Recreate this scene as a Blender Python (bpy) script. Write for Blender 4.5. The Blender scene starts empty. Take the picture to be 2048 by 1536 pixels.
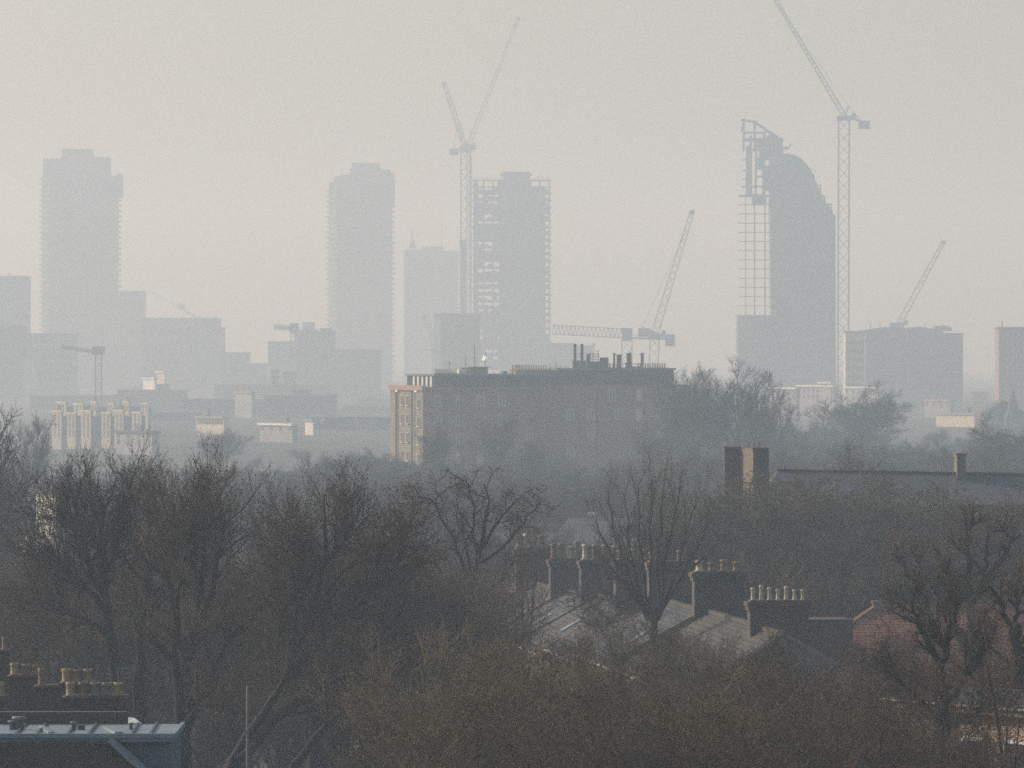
import bpy, math, random
import numpy as np
from mathutils import Vector, Matrix

random.seed(7)
rng = np.random.default_rng(7)
scene = bpy.context.scene
COL = scene.collection

# ------------------------------------------------------------------ camera
CAM_Z = 22.0          # eye height above the flat ground, metres
F = 12000.0           # focal length in photograph pixels (2048 wide)
HY = 700.0            # photograph row of the horizon
cam_d = bpy.data.cameras.new("camera")
cam = bpy.data.objects.new("camera", cam_d)
COL.objects.link(cam)
cam.location = (0, 0, CAM_Z)
cam.rotation_euler = (math.pi / 2, 0, 0)
cam_d.sensor_width = 36.0
cam_d.lens = 36.0 * F / 2048.0
cam_d.shift_y = -(768.0 - HY) / 2048.0
cam_d.clip_start = 1.0
cam_d.clip_end = 30000.0
scene.camera = cam

# ------------------------------------------------------------------ sky and sun
SUN_AZ = (-0.90, 0.44)      # horizontal direction towards the sun
SUN_EL = math.radians(24)
world = bpy.data.worlds.new("World")
scene.world = world
world.use_nodes = True
wn = world.node_tree
wn.nodes.clear()
w_out = wn.nodes.new("ShaderNodeOutputWorld")
w_bg = wn.nodes.new("ShaderNodeBackground")
w_sky = wn.nodes.new("ShaderNodeTexSky")
w_sky.sky_type = 'NISHITA'
w_sky.sun_disc = False
w_sky.sun_elevation = SUN_EL
w_sky.sun_rotation = math.atan2(SUN_AZ[0], SUN_AZ[1])
w_sky.altitude = 30
w_sky.air_density = 1.0
w_sky.dust_density = 3.0
w_sky.ozone_density = 1.0
w_bg.inputs['Strength'].default_value = 0.13
wn.links.new(w_sky.outputs[0], w_bg.inputs[0])
wn.links.new(w_bg.outputs[0], w_out.inputs[0])

sun_d = bpy.data.lights.new("sun", 'SUN')
sun_d.energy = 3.45
sun_d.angle = math.radians(0.6)
sun_d.color = (1.0, 0.94, 0.825)
sun = bpy.data.objects.new("sun", sun_d)
COL.objects.link(sun)
sd = Vector((SUN_AZ[0] * math.cos(SUN_EL), SUN_AZ[1] * math.cos(SUN_EL), math.sin(SUN_EL)))
sun.rotation_euler = sd.to_track_quat('Z', 'Y').to_euler()
sun.location = (-200, 100, 300)

vs = scene.view_settings
vs.view_transform = 'Standard'
vs.look = 'None'
vs.exposure = 0.0
vs.gamma = 1.0
vs.use_curve_mapping = False
scene.cycles.max_bounces = 5
scene.cycles.diffuse_bounces = 2
scene.cycles.volume_bounces = 1
scene.cycles.filter_width = 1.6
scene.cycles.use_denoising = False
scene.cycles.use_adaptive_sampling = False

# ------------------------------------------------------------------ helpers
def P(px, py, D):
    return Vector(((px - 1024.0) / F * D, D, CAM_Z - (py - HY) / F * D))
def X(px, D): return (px - 1024.0) / F * D
def Z(py, D): return CAM_Z - (py - HY) / F * D

MATS = {}
def mat(name, col, col2=None, rough=0.85, scale=1.0, island=False, bump=0.0, metallic=0.0, detail=3.0, stretch=None):
    """Procedural principled material: two base colours mixed by noise (or per mesh island)."""
    m = bpy.data.materials.new(name)
    m.use_nodes = True
    nt = m.node_tree
    b = nt.nodes['Principled BSDF']
    b.inputs['Roughness'].default_value = rough
    b.inputs['Metallic'].default_value = metallic
    b.inputs['Specular IOR Level'].default_value = 0.05 if name.startswith(('bark', 'twig', 'bud', 'leaf')) else 0.3
    if col2 is None:
        col2 = tuple(c * 0.75 for c in col)
    mix = nt.nodes.new('ShaderNodeMix'); mix.data_type = 'RGBA'
    mix.inputs[6].default_value = (*col, 1); mix.inputs[7].default_value = (*col2, 1)
    tc = nt.nodes.new('ShaderNodeTexCoord')
    mp = nt.nodes.new('ShaderNodeMapping')
    nt.links.new(tc.outputs['Object'], mp.inputs[0])
    if stretch: mp.inputs['Scale'].default_value = stretch
    nz = nt.nodes.new('ShaderNodeTexNoise')
    nz.inputs['Scale'].default_value = scale
    nz.inputs['Detail'].default_value = detail
    nt.links.new(mp.outputs[0], nz.inputs['Vector'])
    if island:
        g = nt.nodes.new('ShaderNodeNewGeometry')
        nt.links.new(g.outputs['Random Per Island'], mix.inputs[0])
    else:
        rp = nt.nodes.new('ShaderNodeMapRange')
        rp.inputs[1].default_value = 0.3; rp.inputs[2].default_value = 0.7
        nt.links.new(nz.outputs['Fac'], rp.inputs[0])
        nt.links.new(rp.outputs[0], mix.inputs[0])
    if name.startswith(('twig', 'bud', 'leaf', 'bark')):
        oi = nt.nodes.new('ShaderNodeObjectInfo'); hs = nt.nodes.new('ShaderNodeHueSaturation')
        mr = nt.nodes.new('ShaderNodeMapRange'); mr.inputs[3].default_value = 0.62; mr.inputs[4].default_value = 1.35
        mh = nt.nodes.new('ShaderNodeMapRange'); mh.inputs[3].default_value = 0.485; mh.inputs[4].default_value = 0.52
        ml = nt.nodes.new('ShaderNodeMath'); ml.operation = 'FRACT'; mm = nt.nodes.new('ShaderNodeMath'); mm.operation = 'MULTIPLY'; mm.inputs[1].default_value = 7.3
        nt.links.new(oi.outputs['Random'], mr.inputs[0]); nt.links.new(oi.outputs['Random'], mm.inputs[0]); nt.links.new(mm.outputs[0], ml.inputs[0]); nt.links.new(ml.outputs[0], mh.inputs[0])
        nt.links.new(mr.outputs[0], hs.inputs['Value']); nt.links.new(mh.outputs[0], hs.inputs['Hue'])
        nt.links.new(mix.outputs[2], hs.inputs['Color']); nt.links.new(hs.outputs[0], b.inputs['Base Color'])
    else:
        nt.links.new(mix.outputs[2], b.inputs['Base Color'])
    if bump:
        bp = nt.nodes.new('ShaderNodeBump'); bp.inputs['Strength'].default_value = bump
        bp.inputs['Distance'].default_value = 0.05
        nt.links.new(nz.outputs['Fac'], bp.inputs['Height'])
        nt.links.new(bp.outputs[0], b.inputs['Normal'])
    MATS[name] = m
    return m

def brick_mat(name, c1, c2, mortar, sc=1.0):
    m = mat(name, c1, c2, rough=0.9, scale=0.8)
    nt = m.node_tree; b = nt.nodes['Principled BSDF']
    tc = nt.nodes.new('ShaderNodeTexCoord'); mp = nt.nodes.new('ShaderNodeMapping')
    mp.inputs['Rotation'].default_value = (math.pi / 2, 0, 0)
    br = nt.nodes.new('ShaderNodeTexBrick')
    br.inputs['Color1'].default_value = (*c1, 1); br.inputs['Color2'].default_value = (*c2, 1)
    br.inputs['Mortar'].default_value = (*mortar, 1)
    br.inputs['Scale'].default_value = sc
    br.inputs['Brick Width'].default_value = 0.23; br.inputs['Row Height'].default_value = 0.075
    br.inputs['Mortar Size'].default_value = 0.008
    nt.links.new(tc.outputs['Object'], mp.inputs[0]); nt.links.new(mp.outputs[0], br.inputs['Vector'])
    nz = [n for n in nt.nodes if n.type == 'TEX_NOISE'][0]
    mx = nt.nodes.new('ShaderNodeMix'); mx.data_type = 'RGBA'; mx.blend_type = 'MULTIPLY'; mx.inputs[0].default_value = 0.7
    rp = nt.nodes.new('ShaderNodeMapRange'); rp.inputs[3].default_value = 0.55; rp.inputs[4].default_value = 1.25
    nt.links.new(nz.outputs['Fac'], rp.inputs[0])
    nt.links.new(br.outputs[0], mx.inputs[6]); nt.links.new(rp.outputs[0], mx.inputs[7])
    nt.links.new(mx.outputs[2], b.inputs['Base Color'])
    return m

class MB:
    """Collects polygons in world coordinates (through an optional transform) and links them as one mesh object."""
    def __init__(self, xf=None):
        self.v = []; self.f = []; self.xf = xf
    def _add(self, pts, faces):
        n = len(self.v)
        for p in pts:
            p = Vector(p)
            self.v.append(tuple(self.xf @ p) if self.xf else tuple(p))
        self.f += [tuple(i + n for i in fc) for fc in faces]
    def box(self, x0, x1, y0, y1, z0, z1):
        self._add([(x0,y0,z0),(x1,y0,z0),(x1,y1,z0),(x0,y1,z0),(x0,y0,z1),(x1,y0,z1),(x1,y1,z1),(x0,y1,z1)],
                  [(3,2,1,0),(4,5,6,7),(0,1,5,4),(1,2,6,5),(2,3,7,6),(3,0,4,7)])
        return self
    def bar(self, p, q, w, h=None):
        p = Vector(p); q = Vector(q); d = q - p
        if d.length < 1e-6: return self
        d.normalize(); h = h or w
        a = d.cross(Vector((0, 0, 1)))
        if a.length < 1e-3: a = Vector((1, 0, 0))
        a.normalize(); b = a.cross(d)
        a *= w / 2; b *= h / 2
        self._add([p-a-b, p+a-b, p+a+b, p-a+b, q-a-b, q+a-b, q+a+b, q-a+b],
                  [(0,1,2,3),(7,6,5,4),(1,0,4,5),(2,1,5,6),(3,2,6,7),(0,3,7,4)])
        return self
    def lathe(self, cx, cy, prof, n=8):
        pts = []; fcs = []
        for r, z in prof:
            for i in range(n):
                a = 2 * math.pi * i / n
                pts.append((cx + r * math.cos(a), cy + r * math.sin(a), z))
        for k in range(len(prof) - 1):
            for i in range(n):
                j = (i + 1) % n
                fcs.append((k*n+i, k*n+j, (k+1)*n+j, (k+1)*n+i))
        fcs.append(tuple(range(n))[::-1]); fcs.append(tuple((len(prof)-1)*n + i for i in range(n)))
        self._add(pts, fcs); return self
    def prism(self, poly, y0, y1):
        """polygon of (x, z), counter-clockwise seen from -y, extruded from y0 to y1"""
        n = len(poly)
        pts = [(x, y0, z) for x, z in poly] + [(x, y1, z) for x, z in poly]
        fcs = [tuple(range(n)), tuple(range(2*n-1, n-1, -1))]
        for i in range(n):
            j = (i + 1) % n
            fcs.append((j, i, n+i, n+j))
        self._add(pts, fcs); return self
    def faces(self, pts, fcs):
        self._add(pts, fcs); return self
    def slab(self, pts, t):
        """planar polygon given a thickness t downwards"""
        n = len(pts)
        top = [Vector(p) for p in pts]; bot = [p - Vector((0, 0, t)) for p in top]
        fcs = [tuple(range(n)), tuple(range(2*n-1, n-1, -1))]
        for i in range(n):
            j = (i + 1) % n
            fcs.append((j, i, n+i, n+j))
        self._add(top + bot, fcs); return self
    def lattice(self, p, q, w, bay, chord, lace, w2=None):
        """square truss from p to q: four chords and zigzag lacing"""
        p = Vector(p); q = Vector(q); d = (q - p); L = d.length; d.normalize()
        a = d.cross(Vector((0, 1, 0)))
        if a.length < 1e-3: a = Vector((1, 0, 0))
        a.normalize(); b = a.cross(d)
        w2 = w2 or w
        n = max(2, int(L / bay))
        cs = [(-1,-1),(1,-1),(1,1),(-1,1)]
        def pt(i, c):
            t = i / n; ww = (w + (w2 - w) * t) / 2
            return p + d * (L * t) + a * (c[0] * ww) + b * (c[1] * ww)
        for c in cs: self.bar(pt(0, c), pt(n, c), chord)
        for k in range(4):
            c1, c2 = cs[k], cs[(k+1) % 4]
            for i in range(n):
                self.bar(pt(i, c1 if i % 2 else c2), pt(i+1, c2 if i % 2 else c1), lace)
        return self
    def build(self, name, m, parent=None, smooth=False):
        org = Vector((0, 0, 0))
        r = parent
        while r is not None:
            org += r.location; r = r.parent
        me = bpy.data.meshes.new(name)
        me.from_pydata([tuple(Vector(v) - org) for v in self.v], [], self.f)
        me.materials.append(MATS[m] if isinstance(m, str) else m)
        if smooth:
            me.polygons.foreach_set('use_smooth', [True] * len(me.polygons))
        me.update()
        o = bpy.data.objects.new(name, me)
        COL.objects.link(o)
        if parent is not None: o.parent = parent
        return o

def thing(name, label, cat, loc, group=None):
    o = bpy.data.objects.new(name, None)
    COL.objects.link(o)
    o.location = loc
    o.empty_display_size = 1.0
    o['label'] = label; o['category'] = cat
    if group: o['group'] = group
    return o
def tag(o, label, cat, group=None):
    o['label'] = label; o['category'] = cat
    if group: o['group'] = group
    return o
def stuff(o): o['kind'] = 'stuff'; return o
def struct(o): o['kind'] = 'structure'; return o
def inst(src, parent, loc, rotz=0.0, name=None):
    """a copy sharing mesh data; loc is in the parent's frame"""
    c = src.copy(); COL.objects.link(c); c.parent = parent
    c.location = loc; c.rotation_euler = (0, 0, rotz)
    if name: c.name = name
    return c

# ------------------------------------------------------------------ materials
mat('earth', (0.05, 0.044, 0.032), (0.032, 0.036, 0.02), scale=0.05)
mat('road', (0.055, 0.055, 0.058), (0.04, 0.04, 0.042), scale=0.5)
mat('bark', (0.040, 0.035, 0.030), (0.026, 0.025, 0.021), scale=6, bump=0.3, stretch=(1, 1, 0.25))
mat('bark_green', (0.052, 0.052, 0.036), (0.032, 0.034, 0.026), scale=5, bump=0.3)
mat('twig_dark', (0.175, 0.118, 0.080), (0.105, 0.074, 0.054), island=True)
mat('twig_brown', (0.215, 0.146, 0.096), (0.125, 0.088, 0.062), island=True)
mat('twig_olive', (0.20, 0.148, 0.090), (0.12, 0.092, 0.058), island=True)
mat('twig_grey', (0.085, 0.070, 0.058), (0.055, 0.047, 0.041), island=True)
mat('bud_brown', (0.15, 0.088, 0.055), (0.065, 0.048, 0.038), island=True)
mat('bud_rust', (0.22, 0.105, 0.055), (0.07, 0.05, 0.035), island=True)
mat('bud_olive', (0.15, 0.118, 0.058), (0.08, 0.068, 0.044), island=True)
mat('leaf_green', (0.10, 0.11, 0.030), (0.05, 0.065, 0.025), island=True)
brick_mat('brick_dark', (0.10, 0.068, 0.052), (0.07, 0.05, 0.042), (0.13, 0.12, 0.10))
brick_mat('brick_stock', (0.34, 0.255, 0.15), (0.26, 0.19, 0.11), (0.34, 0.31, 0.25))
brick_mat('brick_dim', (0.20, 0.145, 0.095), (0.15, 0.11, 0.075), (0.2, 0.18, 0.15))
brick_mat('brick_red', (0.27, 0.13, 0.085), (0.20, 0.095, 0.065), (0.30, 0.26, 0.22))
brick_mat('brick_block', (0.36, 0.18, 0.11), (0.30, 0.14, 0.09), (0.28, 0.24, 0.2))
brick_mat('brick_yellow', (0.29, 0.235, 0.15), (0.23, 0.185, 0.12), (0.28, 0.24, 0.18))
brick_mat('brick_pink', (0.42, 0.29, 0.20), (0.34, 0.22, 0.15), (0.45, 0.39, 0.31))
mat('slate', (0.08, 0.084, 0.096), (0.055, 0.06, 0.068), scale=3, rough=0.85)
mat('slate_pale', (0.085, 0.073, 0.064), (0.05, 0.045, 0.042), scale=2.5, rough=0.7)
mat('slate_blue', (0.075, 0.112, 0.122), (0.055, 0.088, 0.096), scale=1.2, rough=0.9)
mat('tile_brown', (0.085, 0.055, 0.042), (0.055, 0.04, 0.035), island=True)
mat('tile_red', (0.33, 0.135, 0.09), (0.23, 0.095, 0.068), island=True)
mat('slate_dark', (0.030, 0.036, 0.046), (0.022, 0.027, 0.035), scale=1.5, rough=0.95)
mat('slate_teal', (0.125, 0.18, 0.195), (0.09, 0.14, 0.155), scale=1.5, rough=0.9)
mat('lead', (0.25, 0.30, 0.32), (0.18, 0.225, 0.245), scale=4, rough=0.55)
mat('white_paint', (0.78, 0.76, 0.71), (0.66, 0.64, 0.6), scale=2, rough=0.5)
mat('pot_terracotta', (0.31, 0.20, 0.135), (0.20, 0.13, 0.09), scale=4)
mat('pot_yellow', (0.42, 0.325, 0.19), (0.29, 0.22, 0.125), scale=4)
mat('pot_cream', (0.62, 0.54, 0.41), (0.42, 0.33, 0.22), scale=4)
mat('pot_grey', (0.27, 0.25, 0.21), (0.18, 0.15, 0.12), scale=4)
mat('concrete', (0.30, 0.29, 0.28), (0.22, 0.215, 0.21), scale=0.2)
mat('concrete_dark', (0.15, 0.15, 0.155), (0.11, 0.11, 0.115), scale=0.2)
mat('cladding', (0.11, 0.125, 0.14), (0.085, 0.10, 0.115), scale=0.15, rough=0.5)
mat('glass_dark', (0.045, 0.055, 0.065), (0.035, 0.04, 0.05), scale=0.3, rough=0.15)
mat('glass_grey', (0.16, 0.19, 0.21), (0.12, 0.15, 0.165), scale=0.1, rough=0.3)
mat('render_buff', (0.62, 0.53, 0.39), (0.54, 0.46, 0.34), scale=0.3)
mat('render_dim', (0.40, 0.35, 0.265), (0.33, 0.285, 0.215), scale=0.3)
mat('render_white', (0.80, 0.77, 0.70), (0.70, 0.67, 0.6), scale=0.3)
mat('parapet_pink', (0.42, 0.26, 0.22), (0.36, 0.215, 0.18), scale=0.6)
mat('steel_red', (0.40, 0.27, 0.25), (0.32, 0.22, 0.21), scale=0.3, rough=0.5)
mat('steel_grey', (0.22, 0.225, 0.235), (0.17, 0.175, 0.18), scale=0.3, rough=0.5)
mat('steel_dark', (0.07, 0.072, 0.078), (0.05, 0.052, 0.055), scale=1, rough=0.5)
mat('roof_grey', (0.22, 0.225, 0.23), (0.16, 0.165, 0.17), scale=0.2)
mat('copper_green', (0.16, 0.30, 0.27), (0.12, 0.22, 0.2), scale=1)

# ------------------------------------------------------------------ ground and haze
def ground_sheet():
    m = MB()
    xs = [-1300, -400, -150, 0, 150, 400, 1300]; ys = [-200, 0, 150, 300, 500, 900, 1500, 2500, 4000, 6400]
    pts = [(x, y, 0) for y in ys for x in xs]; nx = len(xs)
    f = [(j*nx+i, j*nx+i+1, (j+1)*nx+i+1, (j+1)*nx+i) for j in range(len(ys)-1) for i in range(nx-1)]
    m.faces(pts, f)
    return struct(m.build('ground', 'earth'))
ground_sheet()
r = MB(); r.box(-60, 60, 186, 193, 0.0, 0.004); struct(r.build('road', 'road'))

hz = MB(); hz.box(-1500, 1500, -300, 6600, -1.0, 172.0)
hm = bpy.data.materials.new('haze_air'); hm.use_nodes = True
hn = hm.node_tree; hn.nodes.clear()
ho = hn.nodes.new('ShaderNodeOutputMaterial'); hv = hn.nodes.new('ShaderNodeVolumePrincipled')
hv.inputs['Color'].default_value = (0.70, 0.85, 1.0, 1)
hv.inputs['Absorption Color'].default_value = (1, 1, 1, 1)
hv.inputs['Density'].default_value = 6.0e-4
hv.inputs['Anisotropy'].default_value = 0.25
hn.links.new(hv.outputs[0], ho.inputs['Volume'])
hm.cycles.volume_sampling = 'DISTANCE'
hz_o = stuff(hz.build('haze', hm))

# ------------------------------------------------------------------ far towers
def px_poly(D, pts): return [(X(a, D), Z(b, D)) for a, b in pts]

def balcony_tower(label, D, left, right, ytop, core, shoulders, edge_l, edge_r, depth, ytop_slab):
    """concrete tower with a balcony at every storey; shoulders are stepped blocks at the top"""
    cx = X((left + right) / 2, D)
    t = thing('residential_tower', label, 'tower', (cx, D, 0), 'balconied concrete residential towers')
    w = MB()
    zt = Z(ytop_slab, D)
    inset = 1.6
    xl, xr = X(left, D) + inset, X(right, D) - inset
    # three-sided plan with cut corners
    pl = [(xl, D), (xl + 5, D - depth * 0.30), (xr - 5, D - depth * 0.30), (xr, D), (xr - 8, D + depth * 0.55), (xl + 8, D + depth * 0.55)]
    n = len(pl)
    pts = [(x, y, 0) for x, y in pl] + [(x, y, zt) for x, y in pl]
    w.faces(pts, [tuple(range(n))[::-1], tuple(range(n, 2*n))] + [(i, (i+1) % n, n + (i+1) % n, n + i) for i in range(n)])
    w.build('wall', 'concrete_dark', t)
    s = MB()
    for a, b, y in shoulders:
        s.box(X(a, D), X(b, D), D - depth * 0.2, D + depth * 0.4, zt - 12 - 0.01 * a / 100, Z(y, D))
    s.build('upper_storeys', 'concrete_dark', t)
    c = MB(); c.box(X(core[0], D), X(core[1], D), D - depth * 0.1, D + depth * 0.25, zt - 5, Z(core[2], D))
    c.build('roof_plant', 'concrete_dark', t)
    # one balcony ring per storey: slab with an upturned front
    fl = 3.05
    k = int(zt / fl)
    z0 = 9.0
    proto = None
    mb = MB()
    o = inset
    ring = [(xl - o, D), (xl + 5 - o * .6, D - depth * .30 - o), (xr - 5 + o * .6, D - depth * .30 - o), (xr + o, D), (xr - 8 + o * .7, D + depth * .55 + o), (xl + 8 - o * .7, D + depth * .55 + o)]
    mb.slab([(x, y, 0.0) for x, y in ring], 0.35)
    for i in range(6):
        a, b2 = ring[i], ring[(i + 1) % 6]
        A = Vector((a[0], a[1], 0.45)); B = Vector((b2[0], b2[1], 0.45))
        mb.bar(A.lerp(B, .03), A.lerp(B, .97), 0.15, 0.85)
    first = mb.build('balcony', 'concrete_dark', t)
    first.location.z = z0
    i = 1
    while z0 + i * fl < zt - 1.5:
        inst(first, t, (0, 0, z0 + i * fl)); i += 1
    wd = MB()
    for i in range(3, k):
        z = i * fl
        wd.box(xl + 6, xr - 6, D - depth * .3 - .06, D - depth * .3 - .005, z + .9, z + 2.5)
    stuff(wd.build('window_band', 'concrete_dark', t))
    return t

balcony_tower('tall balconied tower nearest the picture edge, with a stepped top and serrated sides', 3400, 78, 243, 298,
              (125, 185, 298), [(88, 127, 318), (125, 185, 306), (183, 219, 315), (217, 233, 352), (234, 243, 348)], 78, 243, 34, 352)
balcony_tower('slimmer balconied tower standing alone before the tower under construction', 3550, 652, 790, 326,
              (703, 760, 326), [(682, 705, 350), (668, 684, 353), (660, 670, 365), (700, 762, 338), (758, 780, 340), (776, 789, 345)], 652, 790, 34, 368)

def simple_building(name, label, D, profile, depth, m, cat='building', floor=3.4, bands='glass_dark', group=None, band_frac=0.5, yaw=0, extras=None, band_from=8):
    """profile: list of (px0, px1, py_top) boxes side by side; recessed window bands storey by storey"""
    cx = X(sum(p[0] + p[1] for p in profile) / (2 * len(profile)), D)
    t = thing(name, label, cat, (cx, D, 0), group)
    w = MB(); bd = MB(); rf = MB()
    for i, (a, b, y) in enumerate(profile):
        x0, x1, z1 = X(a, D), X(b, D), Z(y, D)
        dy = 0.02 * i
        w.box(x0, x1, D + dy, D + depth - dy, 0, z1)
        rf.box(x0 - .25, x1 + .25, D - .25 + dy, D + depth + .25 - dy, z1 - 0.4, z1 + 0.35 + dy)
        if bands:
            z = band_from
            while z < z1 - floor:
                bd.box(x0 + 1.2, x1 - 1.2, D + dy - 0.06, D + dy - 0.01, z, z + floor * band_frac)
                z += floor
    w.build('wall', m, t); rf.build('parapet', 'concrete_dark', t)
    if bands and bd.v: stuff(bd.build('window_band', bands, t))
    if extras: extras(t)
    return t

# --- tower under construction with open storeys
def frame_tower():
    D = 3000
    t = thing('tower_under_construction', 'concrete tower under construction with open storeys and a luffing crane alongside', 'tower', (X(1020, D), D, 0))
    x0, x1 = X(946, D), X(1101, D)
    c = MB(); c.box(X(1006, D), X(1060, D), D + 3, D + 20, 0, Z(343, D)); c.box(X(1000, D), X(1064, D), D + 6, D + 16, Z(350, D), Z(347, D))
    c.build('core', 'concrete_dark', t)
    zt = Z(360, D); fl = 3.4; n = int(zt / fl)
    s = MB(); s.box(x0, x1, D, D + 24, 0, 0.32)
    s.box(x0 - .5, x0, D, D + 24, 0.02, .5); s.box(x1, x1 + .5, D, D + 24, 0.02, .5)
    f = s.build('floor_slab', 'concrete', t); f.location.z = zt - n * fl
    for i in range(1, n + 1): inst(f, t, (0, 0, zt - n * fl + i * fl))
    col = MB(); col.box(-.35, .35, -.35, .35, 0, zt)
    first = None
    for x in np.linspace(x0 + .5, x1 - .5, 9):
        for y in (D + .5, D + 12, D + 23.5):
            loc = Vector((x, y, 0)) - t.location
            if first is None:
                m = MB(); m.box(x-.35, x+.35, y-.35, y+.35, 0, zt); first = m.build('column', 'concrete_dark', t); base = loc
            else: inst(first, t, loc - base)
    r = random.Random(3)
    pn = MB(); rp = MB(); xs = np.linspace(x0 + .3, x1 - .3, 17)
    for k in range(n):
        z = zt - (n - k) * fl
        top = k >= n - 1
        for j in range(16):
            hgt = fl - .01
            if top:
                if j in (1, 2, 3, 4, 12, 13, 14, 15): continue
            elif 1 <= j <= 5:
                hgt = r.choice((1.3, 1.9, 2.3, fl - .01)) if k > 8 else r.choice((2.2, fl - .01, fl - .01))
            elif j >= 14:
                hgt = r.choice((1.2, 1.6, 2.2, fl - .01))
            elif r.random() < .12: hgt = 1.5
            pn.box(xs[j], xs[j+1], D + .25 + .01 * j, D + .5 + .01 * j, z + .33, z + hgt)
        if not top:
            rp.box(X(998, D), x1 - 2.4, D + 22.2, D + 22.5, z + .33, z + fl - .01)
            if r.random() < .5: rp.box(x0 + .8, X(998, D) - .01, D + 22.2, D + 22.5, z + .33, z + r.choice((1.6, 2.6, fl - .01)))
    stuff(pn.build('infill_panels', 'cladding', t))
    stuff(rp.build('rear_panels', 'cladding', t))
    # hoist and scaffold up the side
    h = MB()
    hx0, hx1 = X(919, D), X(943, D)
    for k in range(int((Z(475, D)) / 2.2)):
        h.box(hx0, hx1, D + 4, D + 7, k * 2.2, k * 2.2 + .16)
    for x in (hx0 + .1, (hx0 + hx1) / 2, hx1 - .1):
        for y in (D + 4.2, D + 6.8): h.bar((x, y, 0), (x, y, Z(472, D)), .25)
    stuff(h.build('scaffold', 'steel_grey', t))
    hc = MB(); hc.box(X(922, D), X(931, D), D + 4.4, D + 6.6, Z(640, D), Z(480, D)); hc.build('hoist_shaft', 'steel_grey', t)
    e = MB()
    for px, py in ((952, 352), (975, 351), (1003, 340), (1030, 337), (1058, 341), (1096, 350)):
        e.bar((X(px, D), D + 2, zt), (X(px, D), D + 2, Z(py, D)), .25)
    e.bar((X(948, D), D + 2, zt + 1.2), (X(1000, D), D + 2, zt + 1.2), .2); e.bar((X(1064, D), D + 2, zt + 1.2), (X(1098, D), D + 2, zt + 1.2), .2)
    e.build('edge_rail', 'steel_grey', t)
frame_tower()

# --- tapering tower with an open steel flank
def slant_tower():
    D = 2450
    t = thing('sloping_top_tower', 'dark slab tower under construction with a curved sloping top and an open steel frame flank', 'tower', (X(1575, D), D, 0))
    m = MB()
    prof = [(1545, 830), (1672, 830), (1671, 431), (1666, 427), (1665, 420), (1660, 416), (1658, 411), (1652, 407), (1651, 400), (1646, 396), (1645, 389), (1641, 385), (1639, 378), (1635, 373), (1634, 366), (1630, 361), (1629, 350), (1624, 345), (1622, 338), (1616, 333), (1612, 326), (1606, 321), (1600, 315), (1590, 310), (1575, 307), (1541, 306), (1541, 402)]
    m.prism(px_poly(D, prof), D, D + 20)
    m.build('wall', 'cladding', t)
    b = MB()
    for i in range(24):
        y = 455 + i * 15.0
        b.box(X(1546, D) - .08, X(1671, D) + .08, D - .22, D - .01, Z(y, D), Z(y, D) + .4)
    stuff(b.build('storey_band', 'steel_grey', t))
    g = MB(); g.box(X(1475, D), X(1545, D) - .05, D + .6, D + 19, 0, Z(630, D)); g.build('glazed_base', 'glass_grey', t)
    s = MB(); z = Z(612, D); s.box(X(1477, D), X(1546, D) - .03, D + .3, D + 8, z, z + .22)
    f = s.build('floor_slab', 'concrete_dark', t); pitch = 18.4 / F * D
    for i in range(1, 13): inst(f, t, (0, 0, i * pitch))
    for px, w in ((1492, .16), (1510, .26), (1531, .26)):
        for y in (D + 1, D + 7):
            c = MB(); c.bar((X(px, D), y, Z(630, D)), (X(px, D), y, Z(388, D)), w); c.build('column', 'concrete_dark', t)
    # upper skeleton
    k = MB()
    q = lambda px, py, dy=0: (X(px, D), D + 4 + dy, Z(py, D))
    for dy in (0, 10):
        for a, bb, w in (((1489, 236), (1489, 300), .5), ((1497, 290), (1496, 392), .9), ((1503, 270), (1503, 392), .9), ((1511, 242), (1511, 300), .5),
                         ((1514, 280), (1513, 392), .5), ((1530, 262), (1529, 392), .8), ((1545, 268), (1545, 410), 1.0), ((1553, 278), (1553, 410), 1.0),
                         ((1484, 238), (1515, 243), .5), ((1510, 242), (1538, 261), .6), ((1538, 261), (1568, 281), .7), ((1487, 264), (1535, 264), .55),
                         ((1487, 278), (1566, 277), 1.0), ((1498, 298), (1560, 298), .8), ((1512, 316), (1560, 316), .8), ((1515, 336), (1560, 336), .6),
                         ((1512, 352), (1556, 352), .6), ((1486, 372), (1556, 372), .5), ((1481, 391), (1554, 391), .6), ((1489, 240), (1484, 262), .3), ((1486, 318), (1500, 318), .35), ((1487, 340), (1500, 340), .35), ((1486, 357), (1500, 357), .35)):
            k.bar(q(*a, dy), q(*bb, dy), w)
    k.build('steel_frame', 'steel_grey', t)
    p = MB()
    for a0, a1, y0, y1 in ((1514, 1540, 281, 294), (1540, 1567, 277, 312), (1536, 1556, 269, 278), (1520, 1540, 296, 312), (1530, 1543, 300, 318), (1526, 1543, 330, 350), (1531, 1543, 352, 380), (1506, 1534, 388, 408), (1516, 1530, 318, 334)):
        p.box(X(a0, D), X(a1, D), D + 5, D + 14, Z(y1, D), Z(y0, D))
    stuff(p.build('infill_panels', 'cladding', t))
    pl = MB(); pl.box(X(1563, D), X(1576, D), D + 4, D + 9, Z(298, D), Z(293, D)); pl.bar(q(1576, 297), q(1584, 286), .5); pl.build('platform', 'steel_grey', t)
    # stepped frames on the sloping side
    e = MB()
    for a, bb in (((1636, 372), (1636, 400)), ((1642, 370), (1642, 400)), ((1632, 392), (1652, 392)), ((1634, 370), (1644, 370)), ((1648, 408), (1666, 408)), ((1663, 408), (1663, 432)), ((1630, 342), (1633, 342)), ((1650, 392), (1650, 412))):
        e.bar(q(*a), q(*bb), .5)
    e.build('edge_frame', 'steel_grey', t)
slant_tower()

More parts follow.
